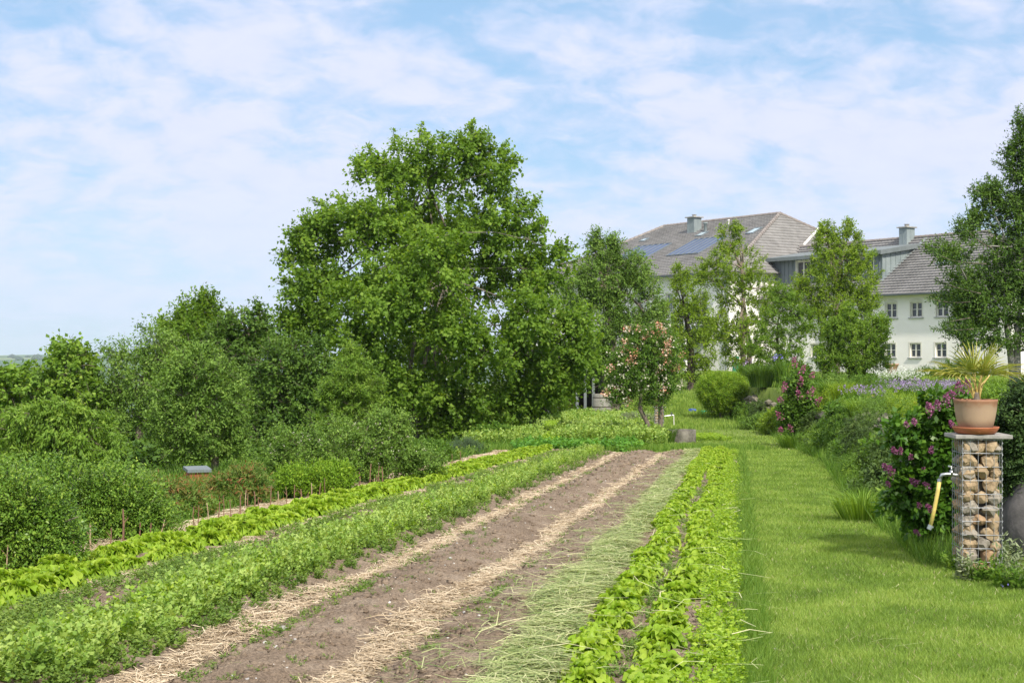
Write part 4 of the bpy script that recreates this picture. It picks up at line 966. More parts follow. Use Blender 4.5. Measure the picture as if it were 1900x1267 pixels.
# ------------------------------------------------------------ stakes
stk = [(14, 1073, 1030), (26, 1069, 1016), (59, 1066, 1022), (106, 1049, 1030), (139, 1042, 997), (171, 1038, 992), (205, 1030, 995), (231, 1023, 969), (258, 1007, 981), (281, 1005, 981), (293, 1005, 977), (310, 995, 969), (321, 993, 971),
       (360, 988, 955), (368, 985, 952), (387, 979, 947), (405, 976, 945), (416, 974, 936), (430, 979, 943), (443, 964, 933), (455, 963, 926), (462, 962, 930), (471, 959, 926), (479, 957, 933), (503, 950, 916), (516, 950, 923), (533, 948, 917), (547, 941, 912),
       (559, 936, 916), (571, 934, 919), (580, 931, 907), (592, 931, 907), (604, 929, 900), (616, 929, 912), (628, 922, 900), (639, 921, 898), (649, 918, 890), (657, 916, 893), (669, 912, 887), (686, 908, 875), (695, 906, 893), (699, 904, 888), (703, 903, 876), (710, 903, 877), (719, 899, 878), (727, 898, 881), (736, 895, 879), (744, 893, 875),
       (753, 891, 872), (818, 868, 853), (830, 866, 851), (839, 865, 849), (855, 862, 845)]
M_stk = [surf('hazel_stake', (.13, .065, .04), (.27, .15, .095), 30, .8), surf('pale_stake', (.30, .20, .12), (.50, .37, .25), 30, .8)]
rs = random.Random(9); names_st = {}
for k, (px, yb, yt) in enumerate(stk):
    p = hit(px, yb); Y = p.y; hgt = (yb-yt)/F*Y; t = empty('wooden_stake', (p.x, p.y, gz(p.x, p.y)-.05), 'thin reddish hazel stake standing in the row along the left straw strip', 'stake', 'row of thin stakes along the left bed')
    lx, ly = rs.uniform(-.10, .10), rs.uniform(-.12, .12)
    if px == 310: lx = -.0
    if px == 281: t['label'] = 'short dark stake with a split top in the stake row'; 
    if px == 293: lx = .45; t['label'] = 'pale stake leaning strongly to the right in the stake row'
    if px == 231: t['label'] = 'tallest thick stake in the near part of the stake row'
    r0 = rs.uniform(.0045, .0085)*(1.3 if px == 231 else 1)
    b_ = Vector((0, 0, 0)); top = Vector((lx*hgt, ly*hgt, hgt*1.45+.05)); m = MB()
    midp = [b_.lerp(top, f)+Vector((rs.uniform(-1, 1)*.008, 0, 0)) for f in (0, .35, .7, 1)]
    O_ = t.location
    m.tube([O_+q_ for q_ in midp], [r0*1.1, r0, r0*.95, r0*.8], 7); o = m.build('shaft', M_stk[(k*7) % 5 == 0], t)
    if rs.random() < .35 and Y < 25:
        m = MB(); m.tube([O_+midp[2], O_+midp[2]+Vector((rs.choice((-1, 1))*.04, 0, .05))], [r0*.6, r0*.35], 5); m.build('side_twig', M_stk[0], t)
# ------------------------------------------------------------ leaf colours (per species)
G_big = green('hazel_leaf', (.065, .135, .022), (.155, .285, .042), (.30, .44, .09), clump=.12, cs=.8, transl=.5)
G_dark = green('dark_leaf', (.035, .085, .018), (.085, .17, .03), (.17, .28, .06), clump=.12, cs=.9, transl=.3)
G_pear = green('pear_leaf', (.06, .125, .025), (.135, .25, .048), (.25, .375, .10), clump=.12, cs=1, transl=.3)
G_fresh = green('fresh_leaf', (.08, .15, .018), (.19, .31, .03), (.34, .46, .07), clump=.12, cs=.8, transl=.42)
G_light = green('light_leaf', (.065, .14, .022), (.16, .29, .045), (.32, .46, .10), clump=.12, cs=1.3, transl=.38)
G_hedge = green('box_leaf', (.045, .115, .018), (.13, .25, .035), (.30, .42, .08), clump=.14, cs=2, transl=.2, rough=.35)
G_grey = green('grey_leaf', (.10, .14, .09), (.20, .26, .17), (.36, .42, .30), clump=.1, cs=3, transl=.2, rough=.7)
G_mid = green('herb_leaf', (.04, .10, .018), (.10, .21, .03), (.22, .34, .07), clump=.15, cs=2, transl=.35)
G_jun = green('cushion_leaf', (.035, .075, .02), (.085, .15, .04), (.17, .25, .08), clump=.2, cs=2.5, transl=.15)
G_red = leafmat('reddish_leaf', [(0, (.04, .11, .018)), (.5, (.11, .21, .03)), (.68, (.18, .23, .05)), (.80, (.28, .12, .05))], clump=.06, cs=3, transl=.3)
G_spi = green('spiraea_leaf', (.065, .15, .012), (.16, .30, .025), (.35, .48, .06), clump=.03, cs=2, transl=.3)
def petals(name, c1, c2, c3): return leafmat(name, [(0, c1), (.5, c2), (1, c3)], transl=.25, clump=.0, rough=.6, tcol=(1, 1, 1))
M_lil = petals('lilac_petals', (.15, .03, .09), (.30, .075, .18), (.50, .24, .38))
M_pinkf = petals('orange_pink_petals', (.46, .16, .08), (.68, .36, .24), (.78, .62, .48))
M_cream = petals('cream_petals', (.50, .46, .32), (.70, .65, .50), (.80, .76, .64))
M_white = petals('white_petals', (.5, .55, .42), (.74, .76, .66), (.82, .82, .8))
M_viol = petals('violet_petals', (.22, .14, .30), (.38, .28, .48), (.56, .46, .64))
M_blue = petals('blue_petals', (.14, .12, .42), (.25, .22, .60), (.40, .38, .72))
M_yel = petals('yellow_petals', (.65, .35, .01), (.80, .55, .03), (.85, .68, .1))
def flowers(name, pts, n, rad, size, mat, parent=None, label=None, cat=None, seed=1, cone=None, kind=None):
    """clusters of small petals round each point; cone=(axis,length) makes an upright panicle"""
    rng = np.random.default_rng(seed); pts = np.array(pts, float); M = len(pts)*n; c = np.repeat(pts, n, 0)
    d = unit(rng.normal(size=(M, 3)))
    if cone is None: P = c+d*rad*rng.random((M, 1))**.5
    else:
        ax = unit(np.array(cone[0], float)[None]); f = rng.random((M, 1))
        P = c+ax*cone[1]*f+d*rad*(1-f*.85)*(.6+.4*rng.random((M, 1)))
    D = unit(d+rng.normal(size=(M, 3))*.6); N = unit(d*.6+rng.normal(size=(M, 3))*.5+np.array([0, 0, .4]))
    L = size*(.7+.6*rng.random(M)); ti = np.clip(.5+rng.normal(size=M)*.28, 0, 1)
    o = leaves(name, P, D, N, L, L*.8, ti, mat, parent); 
    if label: tag(o, label, cat, None, kind)
    return o
T = tree
def shoots(t, lst, Y, mat, leaf, per=60, rad=.16, asp=.6, seed=1, droop=.25):
    """upright or outgrowing leafy shoots that break the outline of a crown; each one a part"""
    rng = np.random.default_rng(seed)
    for (x0, y0, x1, y1, *q_) in lst:
        dy = q_[0] if q_ else 0; a = np.array(AT(x0, y0, Y+dy)); b_ = np.array(AT(x1, y1, Y+dy)); Ln = np.linalg.norm(b_-a); n = int(per*Ln/1.0)
        f = rng.random(n)**.85; bow = np.array([rng.normal()*.06, rng.normal()*.1, rng.normal()*.05])*Ln
        P = a+(b_-a)*f[:, None]+bow*np.sin(math.pi*f)[:, None]; ax = unit((b_-a)[None])[0]
        o_ = unit(rng.normal(size=(n, 3))); P = P+o_*(rad*(1-.75*f)*rng.random(n)**.5)[:, None]
        D = unit(o_+ax*.6-np.array([0, 0, droop])); N = unit(rng.normal(size=(n, 3))*.5+np.array([0, 0, 1.])); L = leaf*(.6+.6*rng.random(n))*(1.1-.35*f)
        V = leaf_arrays(P, D, N, L, L*asp, .12).reshape(-1, 3); q1 = np.arange(len(V)).reshape(-1, 4)
        m = MB(); m.tube([Vector(a+(b_-a)*k/4+bow*math.sin(math.pi*k/4)) for k in range(5)], [rad*x for x in (.075, .06, .045, .03, .015)], 5, cap=False)
        # a thin stalk from the twig to every leaf keeps the shoot one piece
        C0 = a+(b_-a)*f[:, None]+bow*np.sin(math.pi*f)[:, None]; w_ = np.array([.004, 0, .003])*(1+rad*4); st_ = np.stack([C0-w_, C0+w_, P+w_*.4, P-w_*.4], 1).reshape(-1, 3)
        q2 = np.arange(len(st_)).reshape(-1, 4)+len(V); tv_ = np.array(m.v); q3 = np.array(m.f)+len(V)+len(st_)
        me = fast_mesh('leafy_shoot', np.concatenate([V, st_, tv_]), quads=np.concatenate([q1, q2, q3]), tint=np.concatenate([np.clip(.55+rng.normal(size=n)*.18, 0, 1), np.zeros(len(q2)+len(q3))]))
        s_ = link('leafy_shoot', me, [mat, BARK], t)
        mi = np.concatenate([np.zeros(len(q1)+len(q2), np.int32), np.ones(len(q3), np.int32)])
        if len(me.polygons) == len(mi): me.polygons.foreach_set('material_index', mi)
# ---- the big hazel like tree in the middle
big = [(800, 480, 80, 60, -3), (740, 560, 80, 60, -3), (840, 600, 60, 50, -3), (790, 300, 72, 58), (878, 290, 42, 58), (720, 322, 62, 34), (690, 305, 36, 18), (930, 320, 26, 50, -.5), (640, 410, 62, 42), (590, 440, 50, 48), (700, 410, 80, 60, -1), (790, 420, 110, 80, 1), (900, 420, 80, 70), (970, 410, 42, 46), (560, 470, 36, 34),
       (600, 530, 75, 70), (700, 540, 95, 80, -2), (830, 520, 95, 80, 1.5), (940, 500, 80, 60, 1), (1010, 500, 46, 44), (1040, 470, 20, 16), (980, 580, 80, 60, -1), (1060, 600, 50, 40), (580, 610, 70, 50), (680, 650, 90, 70, -2), (790, 640, 90, 70, 2), (890, 650, 80, 55, -2),
       (980, 660, 90, 60), (1070, 660, 50, 45), (540, 590, 30, 22), (640, 700, 80, 45), (760, 720, 90, 50, -2), (860, 740, 90, 50, -1), (950, 735, 80, 50, 1), (840, 790, 60, 30, -1), (910, 785, 60, 35), (1040, 715, 50, 30), (730, 770, 60, 34, 1)]
T('broadleaf_tree', 'large spreading tree with big fresh green leaves in the middle of the garden', 'tree', 44, (775,), big, G_big, 2600, 6, 10, .62, .12, trunk_r=.085, asp=.78, up=.35, droop=.45, shell=.1, jit=.05, stems=3,
  lean=[(-.15, 0), (.25, .1), (.05, -.1)], n_limb=230, seed=3, topf=.55, bark=surf('grey_bark', (.12, .10, .075), (.22, .19, .15), 12, .9, .8, .01))
shoots(bpy.data.objects['broadleaf_tree'], [(872, 275, 877, 222), (855, 280, 850, 245), (905, 290, 905, 240), (930, 310, 941, 262), (775, 270, 782, 230), (740, 285, 730, 240), (700, 320, 650, 294), (690, 300, 684, 268), (620, 400, 572, 368), (660, 395, 632, 372), (590, 440, 535, 425), (550, 480, 520, 468), (975, 400, 1002, 366), (960, 375, 965, 350), (1000, 430, 1012, 405),
    (1030, 480, 1068, 455), (1040, 490, 1095, 470, -1), (560, 560, 520, 540), (560, 600, 505, 592), (550, 640, 515, 650), (1080, 600, 1118, 590), (820, 275, 822, 245), (1050, 650, 1110, 660)], 44, G_big, .12, 120, .26, .78, 5)
# ---- left orchard
T('leafy_tree', 'bushy tree with round bright leaves at the left edge behind the drooping tree', 'tree', 36, (90,), [(60, 720, 70, 45), (130, 680, 52, 40), (15, 730, 50, 45), (150, 740, 60, 50), (125, 655, 38, 22), (60, 760, 80, 50), (150, 800, 60, 50)], G_light, 420, 5, 9, .5, .105, asp=.9, droop=.4, seed=5)
T('drooping_tree', 'small tree with drooping light green leaves and crooked trunk above the left hedge', 'tree', 24, (107,), [(60, 770, 50, 30), (110, 765, 55, 28), (165, 800, 60, 36), (70, 815, 70, 34), (20, 800, 45, 38), (130, 835, 65, 28), (195, 835, 38, 28), (20, 850, 40, 20), (110, 790, 60, 40), (70, 845, 60, 25)],
  G_light, 400, 6, 10, .30, .085, asp=.36, up=.1, droop=.9, shell=.3, seed=6, trunk_r=.06, bark=BARK)
T('feathery_tree', 'loose feathery tree with two slim pale stems left of the grey green pear tree', 'tree', 36, (258,), [(265, 700, 60, 50), (240, 750, 60, 50), (300, 660, 46, 44), (285, 625, 34, 26), (205, 690, 26, 40), (300, 750, 50, 50), (235, 650, 26, 14), (198, 650, 12, 9)], G_pear, 380, 5, 10, .55, .075, asp=.5, spread=.9, seed=7, stems=2, trunk_r=.06, lean=[(-.05, 0), (.07, 0)])
T('cherry_tree', 'tallest tree of the left group with several upright leafy shoots at the top', 'tree', 40, (372,), [(365, 640, 70, 50), (350, 700, 80, 60), (345, 590, 15, 34), (374, 572, 12, 34), (325, 610, 18, 16), (396, 590, 14, 30), (310, 600, 14, 10), (360, 620, 50, 28), (420, 650, 40, 40), (388, 562, 9, 18)],
  G_big, 520, 5, 11, .50, .10, asp=.6, up=1.1, droop=.2, spread=.5, seed=8)
shoots(bpy.data.objects['cherry_tree'], [(362, 640, 342, 558), (370, 640, 374, 538), (380, 640, 398, 556), (350, 650, 318, 588), (345, 660, 300, 612), (375, 640, 360, 566), (390, 650, 416, 596), (340, 640, 330, 572), (385, 640, 388, 575), (330, 660, 292, 630), (410, 650, 440, 620)], 39.7, G_big, .105, 120, .15, .55, 6)
T('dark_tree', 'dark green rounded tree right of the upright cherry shoots', 'tree', 37, (470,), [(455, 610, 44, 36), (480, 590, 16, 26), (430, 640, 50, 40), (470, 660, 60, 46), (500, 640, 34, 28), (460, 720, 60, 50)], G_dark, 420, 5, 10, .45, .10, asp=.62, seed=9)
T('pear_tree', 'grey green pear tree with a straight trunk behind the red hive box', 'tree', 27, (397,), [(370, 690, 70, 40), (340, 735, 70, 45), (410, 735, 60, 45), (320, 790, 55, 38), (390, 790, 75, 48), (430, 820, 30, 24), (350, 830, 50, 20), (370, 660, 36, 24)], G_pear, 620, 6, 10, .34, .065, asp=.48, droop=.35, seed=10, trunk_r=.085)
T('thicket_tree', 'dark tangled tree between the pear tree and the big tree', 'tree', 34, (560,), [(520, 680, 56, 50), (570, 670, 50, 44), (530, 750, 70, 50), (600, 730, 60, 60), (490, 780, 50, 46), (560, 800, 70, 40), (640, 760, 60, 60)], G_dark, 640, 5, 10, .42, .085, asp=.6, seed=11)
T('sapling', 'slender young tree with bright feathered leaves before the big tree', 'sapling', 23.5, (652,), [(655, 690, 34, 24), (650, 730, 46, 30), (632, 770, 44, 36), (680, 760, 34, 34), (655, 660, 12, 16), (690, 715, 14, 26), (620, 720, 20, 20), (668, 672, 10, 18)],
  G_light, 210, 6, 15, .30, .062, asp=.28, up=.7, droop=.5, flat=.6, spread=.6, seed=12, trunk_r=.03, jit=.012)
q_ = T('quince_bush', 'broad twiggy bush with small white blossoms above the stake row', 'bush', 21.5, (660,), [(560, 830, 60, 30), (500, 860, 34, 22), (620, 820, 60, 40), (700, 815, 60, 40), (560, 870, 60, 24), (650, 860, 70, 30), (740, 840, 50, 34), (790, 855, 34, 24), (520, 810, 20, 12), (720, 780, 30, 18), (745, 795, 12, 24), (600, 860, 60, 30), (720, 870, 60, 20)],
       G_pear, 760, 6, 9, .26, .042, asp=.55, droop=.2, stems=4, trunk_r=.03, seed=13, n_limb=120)
E_ = pxells([(620, 820, 60, 40), (700, 815, 60, 40), (740, 840, 50, 34), (560, 830, 60, 30)], 21.3)
pts = []
for k in range(55):
    c, r = random.choice(E_); d = Vector((random.gauss(0, 1), -abs(random.gauss(0, 1)), random.gauss(0, .8))).normalized(); pts.append((c[0]+d.x*r[0], c[1]+d.y*r[1], c[2]+d.z*r[2]))
flowers('blossom', pts, 4, .015, .016, M_cream, q_, seed=3)
# dense dark growth behind, closing the view under the crowns
for k, (px, Y, L_, lab) in enumerate([(60, 46, [(40, 760, 90, 70), (150, 780, 80, 70), (60, 830, 120, 50)], 'dark shrubs far behind the left edge trees'), (300, 47, [(260, 770, 70, 70), (350, 790, 80, 70), (300, 840, 110, 44)], 'dark shrubs behind the two slim stems'),
                                      (330, 33, [(300, 858, 70, 22), (380, 856, 60, 20), (460, 858, 40, 22), (230, 862, 40, 20)], 'dark low bushes added for the shade under the pear tree'),  # added to hide sunlit ground and stand for the deep shade there
                                      (500, 48, [(470, 760, 80, 80), (560, 770, 80, 80), (520, 840, 110, 50)], 'dark shrubs deep behind the pear tree'), (690, 52, [(640, 740, 70, 70), (730, 740, 70, 60), (700, 800, 90, 34)], 'dark shrubs behind the feathered young tree')]):
    T('background_shrub', lab, 'shrub', Y, (px,), L_, G_dark, 520, 5, 9, .7, .14, asp=.7, seed=20+k, trunk_r=.05, stems=3)
# ---- clipped and arching shrubs beside the stakes
def hedge(name, label, Y, base, L_, n, mat, leaf=.027, tw=.30, seed=1, up=.15, **k):
    return T(name, label, 'shrub', Y, base, L_, mat, n, 5, 14, tw, leaf, asp=.5, up=up, droop=.25, flat=.45, spread=.7, shell=.55, jit=.008, seed=seed, stems=4, trunk_r=.02, n_limb=50, crownname='foliage', **k)
hedge('evergreen_shrub', 'dark small leaved shrub at the lower left edge of the picture', 10.6, (40,), [(20, 950, 70, 70), (70, 980, 60, 50), (20, 1020, 70, 60), (90, 1020, 40, 50), (-40, 960, 60, 90)], 1500, G_hedge, seed=31)
hedge('evergreen_shrub', 'large dark green shrub with arching sprays left of the reddish shrubs', 13.2, (180,), [(190, 935, 85, 50), (110, 920, 60, 46), (240, 960, 60, 56), (170, 990, 90, 46), (120, 960, 60, 60), (220, 915, 50, 34), (60, 900, 60, 28), (270, 975, 40, 40), (60, 1000, 50, 50), (140, 1010, 70, 40)], 2700, G_hedge, leaf=.03, tw=.36, seed=32)
def stray(t, L_, Y, mat, leaf, n, seed, ln=34):
    rr = random.Random(seed); out = []
    for _ in range(n):
        px, py, rx, ry = rr.choice(L_); a = rr.uniform(-1.2, 1.2); x = px+math.sin(a)*rx*.85; y = py-math.cos(a)*ry*.85
        out.append((x, y, x+math.sin(a*.8+rr.uniform(-.3, .3))*ln, y-math.cos(a*.7)*ln*rr.uniform(.6, 1.2), -rr.random()*.4))
    shoots(t, out, Y, mat, leaf, 420, .034, .5, seed, .1)
stray(bpy.data.objects['evergreen_shrub'], [(20, 940, 60, 50), (70, 970, 60, 50)], 10.5, G_hedge, .028, 14, 1)
stray(bpy.data.objects['evergreen_shrub.001'], [(190, 930, 80, 45), (110, 915, 60, 40), (240, 955, 55, 50)], 13.0, G_hedge, .03, 20, 2, 28)
def redshrub(label, Y, base, L_, n, seed):
    t = T('reddish_shrub', label, 'shrub', Y, base, L_, G_red, n, 5, 12, .30, .065, asp=.22, up=1.0, droop=.35, spread=.45, shell=.4, seed=seed, stems=5, trunk_r=.012, n_limb=60, crownname='foliage', tip=.40, tvar=.14); return t
redshrub('low spiky shrub with reddish tips right of the big dark shrub', 15.8, (320,), [(300, 935, 36, 34), (335, 938, 36, 26), (330, 966, 60, 32)], 420, 33)
redshrub('taller narrow leaved shrub with reddish tips below the hive box', 17.4, (420,), [(415, 925, 34, 28), (455, 905, 32, 30), (385, 950, 56, 30), (450, 945, 48, 36)], 560, 34)
def fern(name, label, Y, px, py, rx, ry, n, mat, seed, asp=.3, leaf=.05, tw=.22, up=1.2, cat='plant', tvar=.2):
    return T(name, label, cat, Y, (px,), [(px, py, rx, ry)], mat, n, 5, 12, tw, leaf, asp=asp, up=up, droop=.25, spread=.4, shell=.3, seed=seed, stems=2, trunk_r=.012, n_limb=20, crownname='foliage', tvar=tvar)
fern('feathery_herb', 'bright green feathery clump at the foot of the twiggy bush, left one', 18.6, 550, 898, 34, 26, 190, G_spi, 41)
fern('feathery_herb', 'bright green feathery clump at the foot of the twiggy bush, right one', 18.8, 615, 892, 40, 28, 230, G_spi, 42)
fern('grey_lavender', 'blue grey lavender mound at the end of the stake row', 33, 862, 835, 34, 20, 260, green('lavender', (.04, .08, .05), (.09, .15, .10), (.18, .25, .19), clump=.1), 43, leaf=.05, asp=.15)
fern('low_shrub', 'dark low shrub between the stakes and the big tree', 28, 790, 850, 50, 26, 330, G_mid, 44, asp=.5)
fern('low_shrub', 'green low shrub right of the lavender under the big tree', 39, 915, 812, 40, 22, 260, G_mid, 45, asp=.6, leaf=.08)
fern('low_shrub', 'low clipped dark hedge before the garden pavilion', 58, 1060, 776, 56, 12, 260, G_dark, 46, asp=.6, leaf=.06)
fern('low_shrub', 'grey flowering clump behind the rose tree stems', 50, 1185, 780, 36, 12, 160, G_grey, 47, leaf=.06)
T('small_tree', 'small tree with thin bare trunk right of the big tree', 'tree', 47, (985,), [(985, 735, 46, 26), (1030, 720, 40, 26), (955, 750, 36, 22), (1010, 750, 34, 14)], G_big, 170, 5, 10, .5, .11, asp=.75, seed=48, trunk_r=.10)
# ---- right of the big tree
T('old_pear_tree', 'tall grey green tree with thick trunk behind the rose tree', 'tree', 58, (1141,), [(1120, 520, 52, 46), (1180, 560, 54, 60), (1110, 600, 60, 50), (1170, 640, 66, 50), (1125, 475, 22, 34), (1105, 450, 12, 20), (1140, 455, 8, 22), (1075, 545, 34, 40), (1212, 610, 34, 40), (1150, 690, 50, 30), (1205, 680, 30, 30), (1180, 500, 30, 30), (1090, 660, 40, 40)],
  G_pear, 1500, 6, 10, .62, .10, asp=.45, droop=.3, seed=50, trunk_r=.24, n_limb=90)
shoots(bpy.data.objects['old_pear_tree'], [(1118, 490, 1110, 432), (1130, 490, 1142, 432), (1100, 500, 1088, 452), (1150, 500, 1165, 462), (1175, 520, 1185, 478), (1060, 540, 1030, 520)], 58, G_pear, .11, 110, .22, .45, 7)
rose = T('rose_tree', 'small two stemmed tree full of orange pink and cream blossoms beside the well ring', 'tree', 41, (1222,), [(1195, 645, 46, 38), (1160, 680, 36, 40), (1228, 655, 36, 42), (1190, 705, 50, 32), (1150, 725, 24, 24), (1236, 705, 28, 28), (1215, 740, 26, 12), (1200, 615, 40, 14)], G_mid, 560, 6, 9, .38, .065, asp=.5, seed=51,
         stems=2, trunk_r=.075, lean=[(-.55, 0), (.05, 0)], n_limb=90, shell=.45, fork=.5)
E_ = pxells([(1195, 645, 50, 42), (1160, 680, 40, 44), (1228, 655, 40, 46), (1190, 705, 54, 36), (1236, 705, 30, 32), (1148, 728, 26, 26), (1200, 612, 42, 16)], 41)
rr = random.Random(6); pk = []; cr = []
for k in range(210):
    c, r = rr.choice(E_); d = Vector((rr.gauss(0, 1), -abs(rr.gauss(0, .9)), rr.gauss(0, .9))).normalized(); p_ = (c[0]+d.x*r[0], c[1]+d.y*r[1], c[2]+d.z*r[2])
    (pk if (p_[2] > 1.3 and rr.random() < .62) or rr.random() < .2 else cr).append(p_)
for k, p_ in enumerate(pk[:46]): flowers('pink_blossom', [p_], 22, .11, .058, M_pinkf, rose, seed=k)
for k, p_ in enumerate(cr[:52]): flowers('cream_blossom', [p_], 8, .075, .058, M_cream, rose, seed=k+100)
flowers('small_blossoms', pk[46:]+cr[52:], 4, .05, .045, M_cream, rose, seed=300)
# fruit trees before the house
T('fruit_tree', 'narrow fresh green tree left of the round bush with two dark trunks', 'tree', 72, (1283,), [(1272, 545, 30, 34), (1285, 600, 38, 40), (1262, 510, 16, 20), (1300, 650, 32, 34), (1255, 640, 34, 40), (1275, 680, 44, 26), (1300, 570, 22, 26), (1240, 590, 24, 30)], G_fresh, 600, 5, 10, .52, .10, asp=.55, seed=60, stems=2, lean=[(-.06, 0), (.04, 0)], trunk_r=.16, bark=BARK_D)
T('fruit_tree', 'tall two tiered fruit tree with pale leaning trunk before the solar panels', 'tree', 76, (1384,), [(1350, 445, 24, 26), (1362, 490, 56, 36), (1330, 510, 36, 30), (1405, 535, 42, 34), (1360, 545, 34, 26), (1352, 605, 46, 36), (1385, 620, 48, 36), (1330, 610, 28, 24), (1375, 660, 40, 24), (1300, 510, 18, 16), (1415, 580, 24, 24), (1365, 425, 12, 14)], G_fresh, 820, 5, 10, .50, .10, asp=.55, seed=61, stems=2, lean=[(-.1, 0), (.12, 0)], trunk_r=.17, bark=surf('pale_bark', (.16, .12, .09), (.28, .23, .18), 10))
T('fruit_tree', 'small dark stemmed fruit tree before the middle of the house', 'tree', 71, (1440,), [(1432, 600, 34, 36), (1460, 570, 34, 30), (1412, 640, 28, 24), (1465, 640, 36, 30), (1450, 545, 22, 22), (1440, 665, 40, 14), (1490, 600, 24, 28)], G_big, 480, 5, 10, .48, .09, asp=.55, seed=62, trunk_r=.11, bark=BARK_D, shell=.3)
T('fruit_tree', 'tallest double topped tree covering the dormer of the house', 'tree', 73, (1548,), [(1535, 455, 26, 28), (1572, 450, 30, 26), (1570, 425, 14, 16), (1530, 425, 12, 12), (1555, 490, 56, 30), (1525, 520, 44, 30), (1590, 520, 44, 30), (1500, 555, 36, 26), (1560, 560, 60, 34), (1610, 560, 22, 22), (1530, 600, 44, 30), (1600, 475, 26, 16), (1480, 530, 18, 16), (1570, 610, 44, 30)], G_fresh, 1080, 5, 10, .5, .10, asp=.55, seed=63, trunk_r=.2)
T('fruit_tree', 'lower dense tree right of the double topped tree reaching the house windows', 'tree', 58, (1590,), [(1590, 645, 46, 44), (1560, 625, 26, 40), (1622, 620, 26, 36), (1610, 670, 40, 34), (1570, 680, 50, 30), (1535, 660, 26, 24), (1635, 600, 12, 16), (1575, 590, 14, 24), (1540, 610, 12, 20)], G_big, 900, 5, 10, .45, .09, asp=.5, seed=64, up=.9, spread=.5, trunk_r=.12, tvar=.26)
T('large_dark_tree', 'large dark tree filling the right edge above the grass slope', 'tree', 50, (1888,), [(1880, 490, 62, 60), (1840, 560, 66, 50), (1890, 400, 44, 50), (1895, 300, 30, 50), (1800, 565, 34, 24), (1850, 615, 100, 34), (1765, 470, 40, 16, -1), (1740, 458, 22, 8, -1), (1790, 425, 20, 22), (1830, 365, 28, 24), (1902, 235, 14, 34), (1960, 480, 90, 130), (1990, 600, 100, 60), (1800, 520, 40, 24), (1790, 590, 24, 14), (1845, 350, 24, 8), (1940, 350, 60, 90), (1765, 545, 36, 12), (1812, 400, 14, 14)],
  G_dark, 2050, 6, 10, .58, .10, asp=.5, seed=65, trunk_r=.13, shell=.35, topf=.3, stems=2, lean=[(.0, 0), (-.18, 0)], n_limb=150, bark=surf('silver_bark', (.2, .19, .17), (.34, .32, .29), 8))
shoots(bpy.data.objects['large_dark_tree'], [(1830, 490, 1722, 458, -2), (1800, 480, 1740, 440, -1), (1840, 460, 1778, 408, -1), (1850, 420, 1800, 412), (1870, 380, 1812, 345), (1880, 370, 1830, 325), (1890, 330, 1840, 300), (1900, 300, 1880, 245), (1905, 270, 1889, 196), (1915, 280, 1897, 225), (1820, 545, 1735, 520, -1), (1800, 560, 1718, 552, -1), (1800, 590, 1745, 600, -1), (1810, 610, 1728, 610, -1), (1850, 440, 1822, 378)], 50, G_dark, .10, 120, .34, .5, 8)
shoots(bpy.data.objects['fruit_tree.003'], [(1570, 440, 1574, 408), (1585, 450, 1600, 428), (1550, 440, 1548, 412), (1530, 440, 1522, 415), (1500, 520, 1472, 505), (1610, 520, 1640, 500)], 73, G_fresh, .11, 110, .3, .55, 9)
shoots(bpy.data.objects['fruit_tree.001'], [(1362, 440, 1366, 408), (1345, 440, 1338, 415), (1390, 490, 1425, 470), (1330, 490, 1290, 478), (1400, 540, 1452, 530), (1340, 600, 1290, 590)], 76, G_fresh, .11, 110, .3, .55, 10)
# shrubs on the upper bank before the house wall
for k, (px, py, rx, ry, Y, mt, lf, lab) in enumerate([
    (1410, 690, 34, 14, 80, G_mid, .09, 'low flowering shrub left of the small dark stemmed tree'), (1470, 688, 36, 16, 78, G_mid, .09, 'green perennial clump before the white house wall'),
    (1725, 698, 40, 14, 70, G_dark, .07, 'dark low shrub at the foot of the house wall'), (1780, 690, 34, 24, 62, G_dark, .07, 'dark shrub behind the potted palm'), (1690, 706, 30, 12, 66, G_mid, .07, 'green clump between the white flowering bush and the wall'),
    (1640, 730, 30, 18, 44, G_mid, .07, 'leafy perennial below the white flowering bush'), (1560, 735, 40, 22, 47, G_mid, .09, 'lush pale green perennials right of the pink lilac'), (1520, 760, 30, 26, 42, G_light, .08, 'light green foliage plant beside the pink lilac')]):
    fern('perennial_shrub', lab, Y, px, py, rx, ry, 200, mt, 70+k, asp=.45, leaf=lf*.9, tw=.4, up=.7, cat='shrub')
sp = T('round_shrub', 'rounded light yellow green shrub at the bend of the lawn', 'shrub', 54.5, (1338,), [(1340, 728, 45, 32), (1325, 718, 30, 24), (1358, 718, 28, 24), (1338, 742, 38, 22)], G_spi, 1500, 6, 12, .30, .045, asp=.35, up=.8, droop=.1, shell=.72, spread=.5, jit=.02, seed=80, stems=4, trunk_r=.05, tip=.25, crownname='foliage')
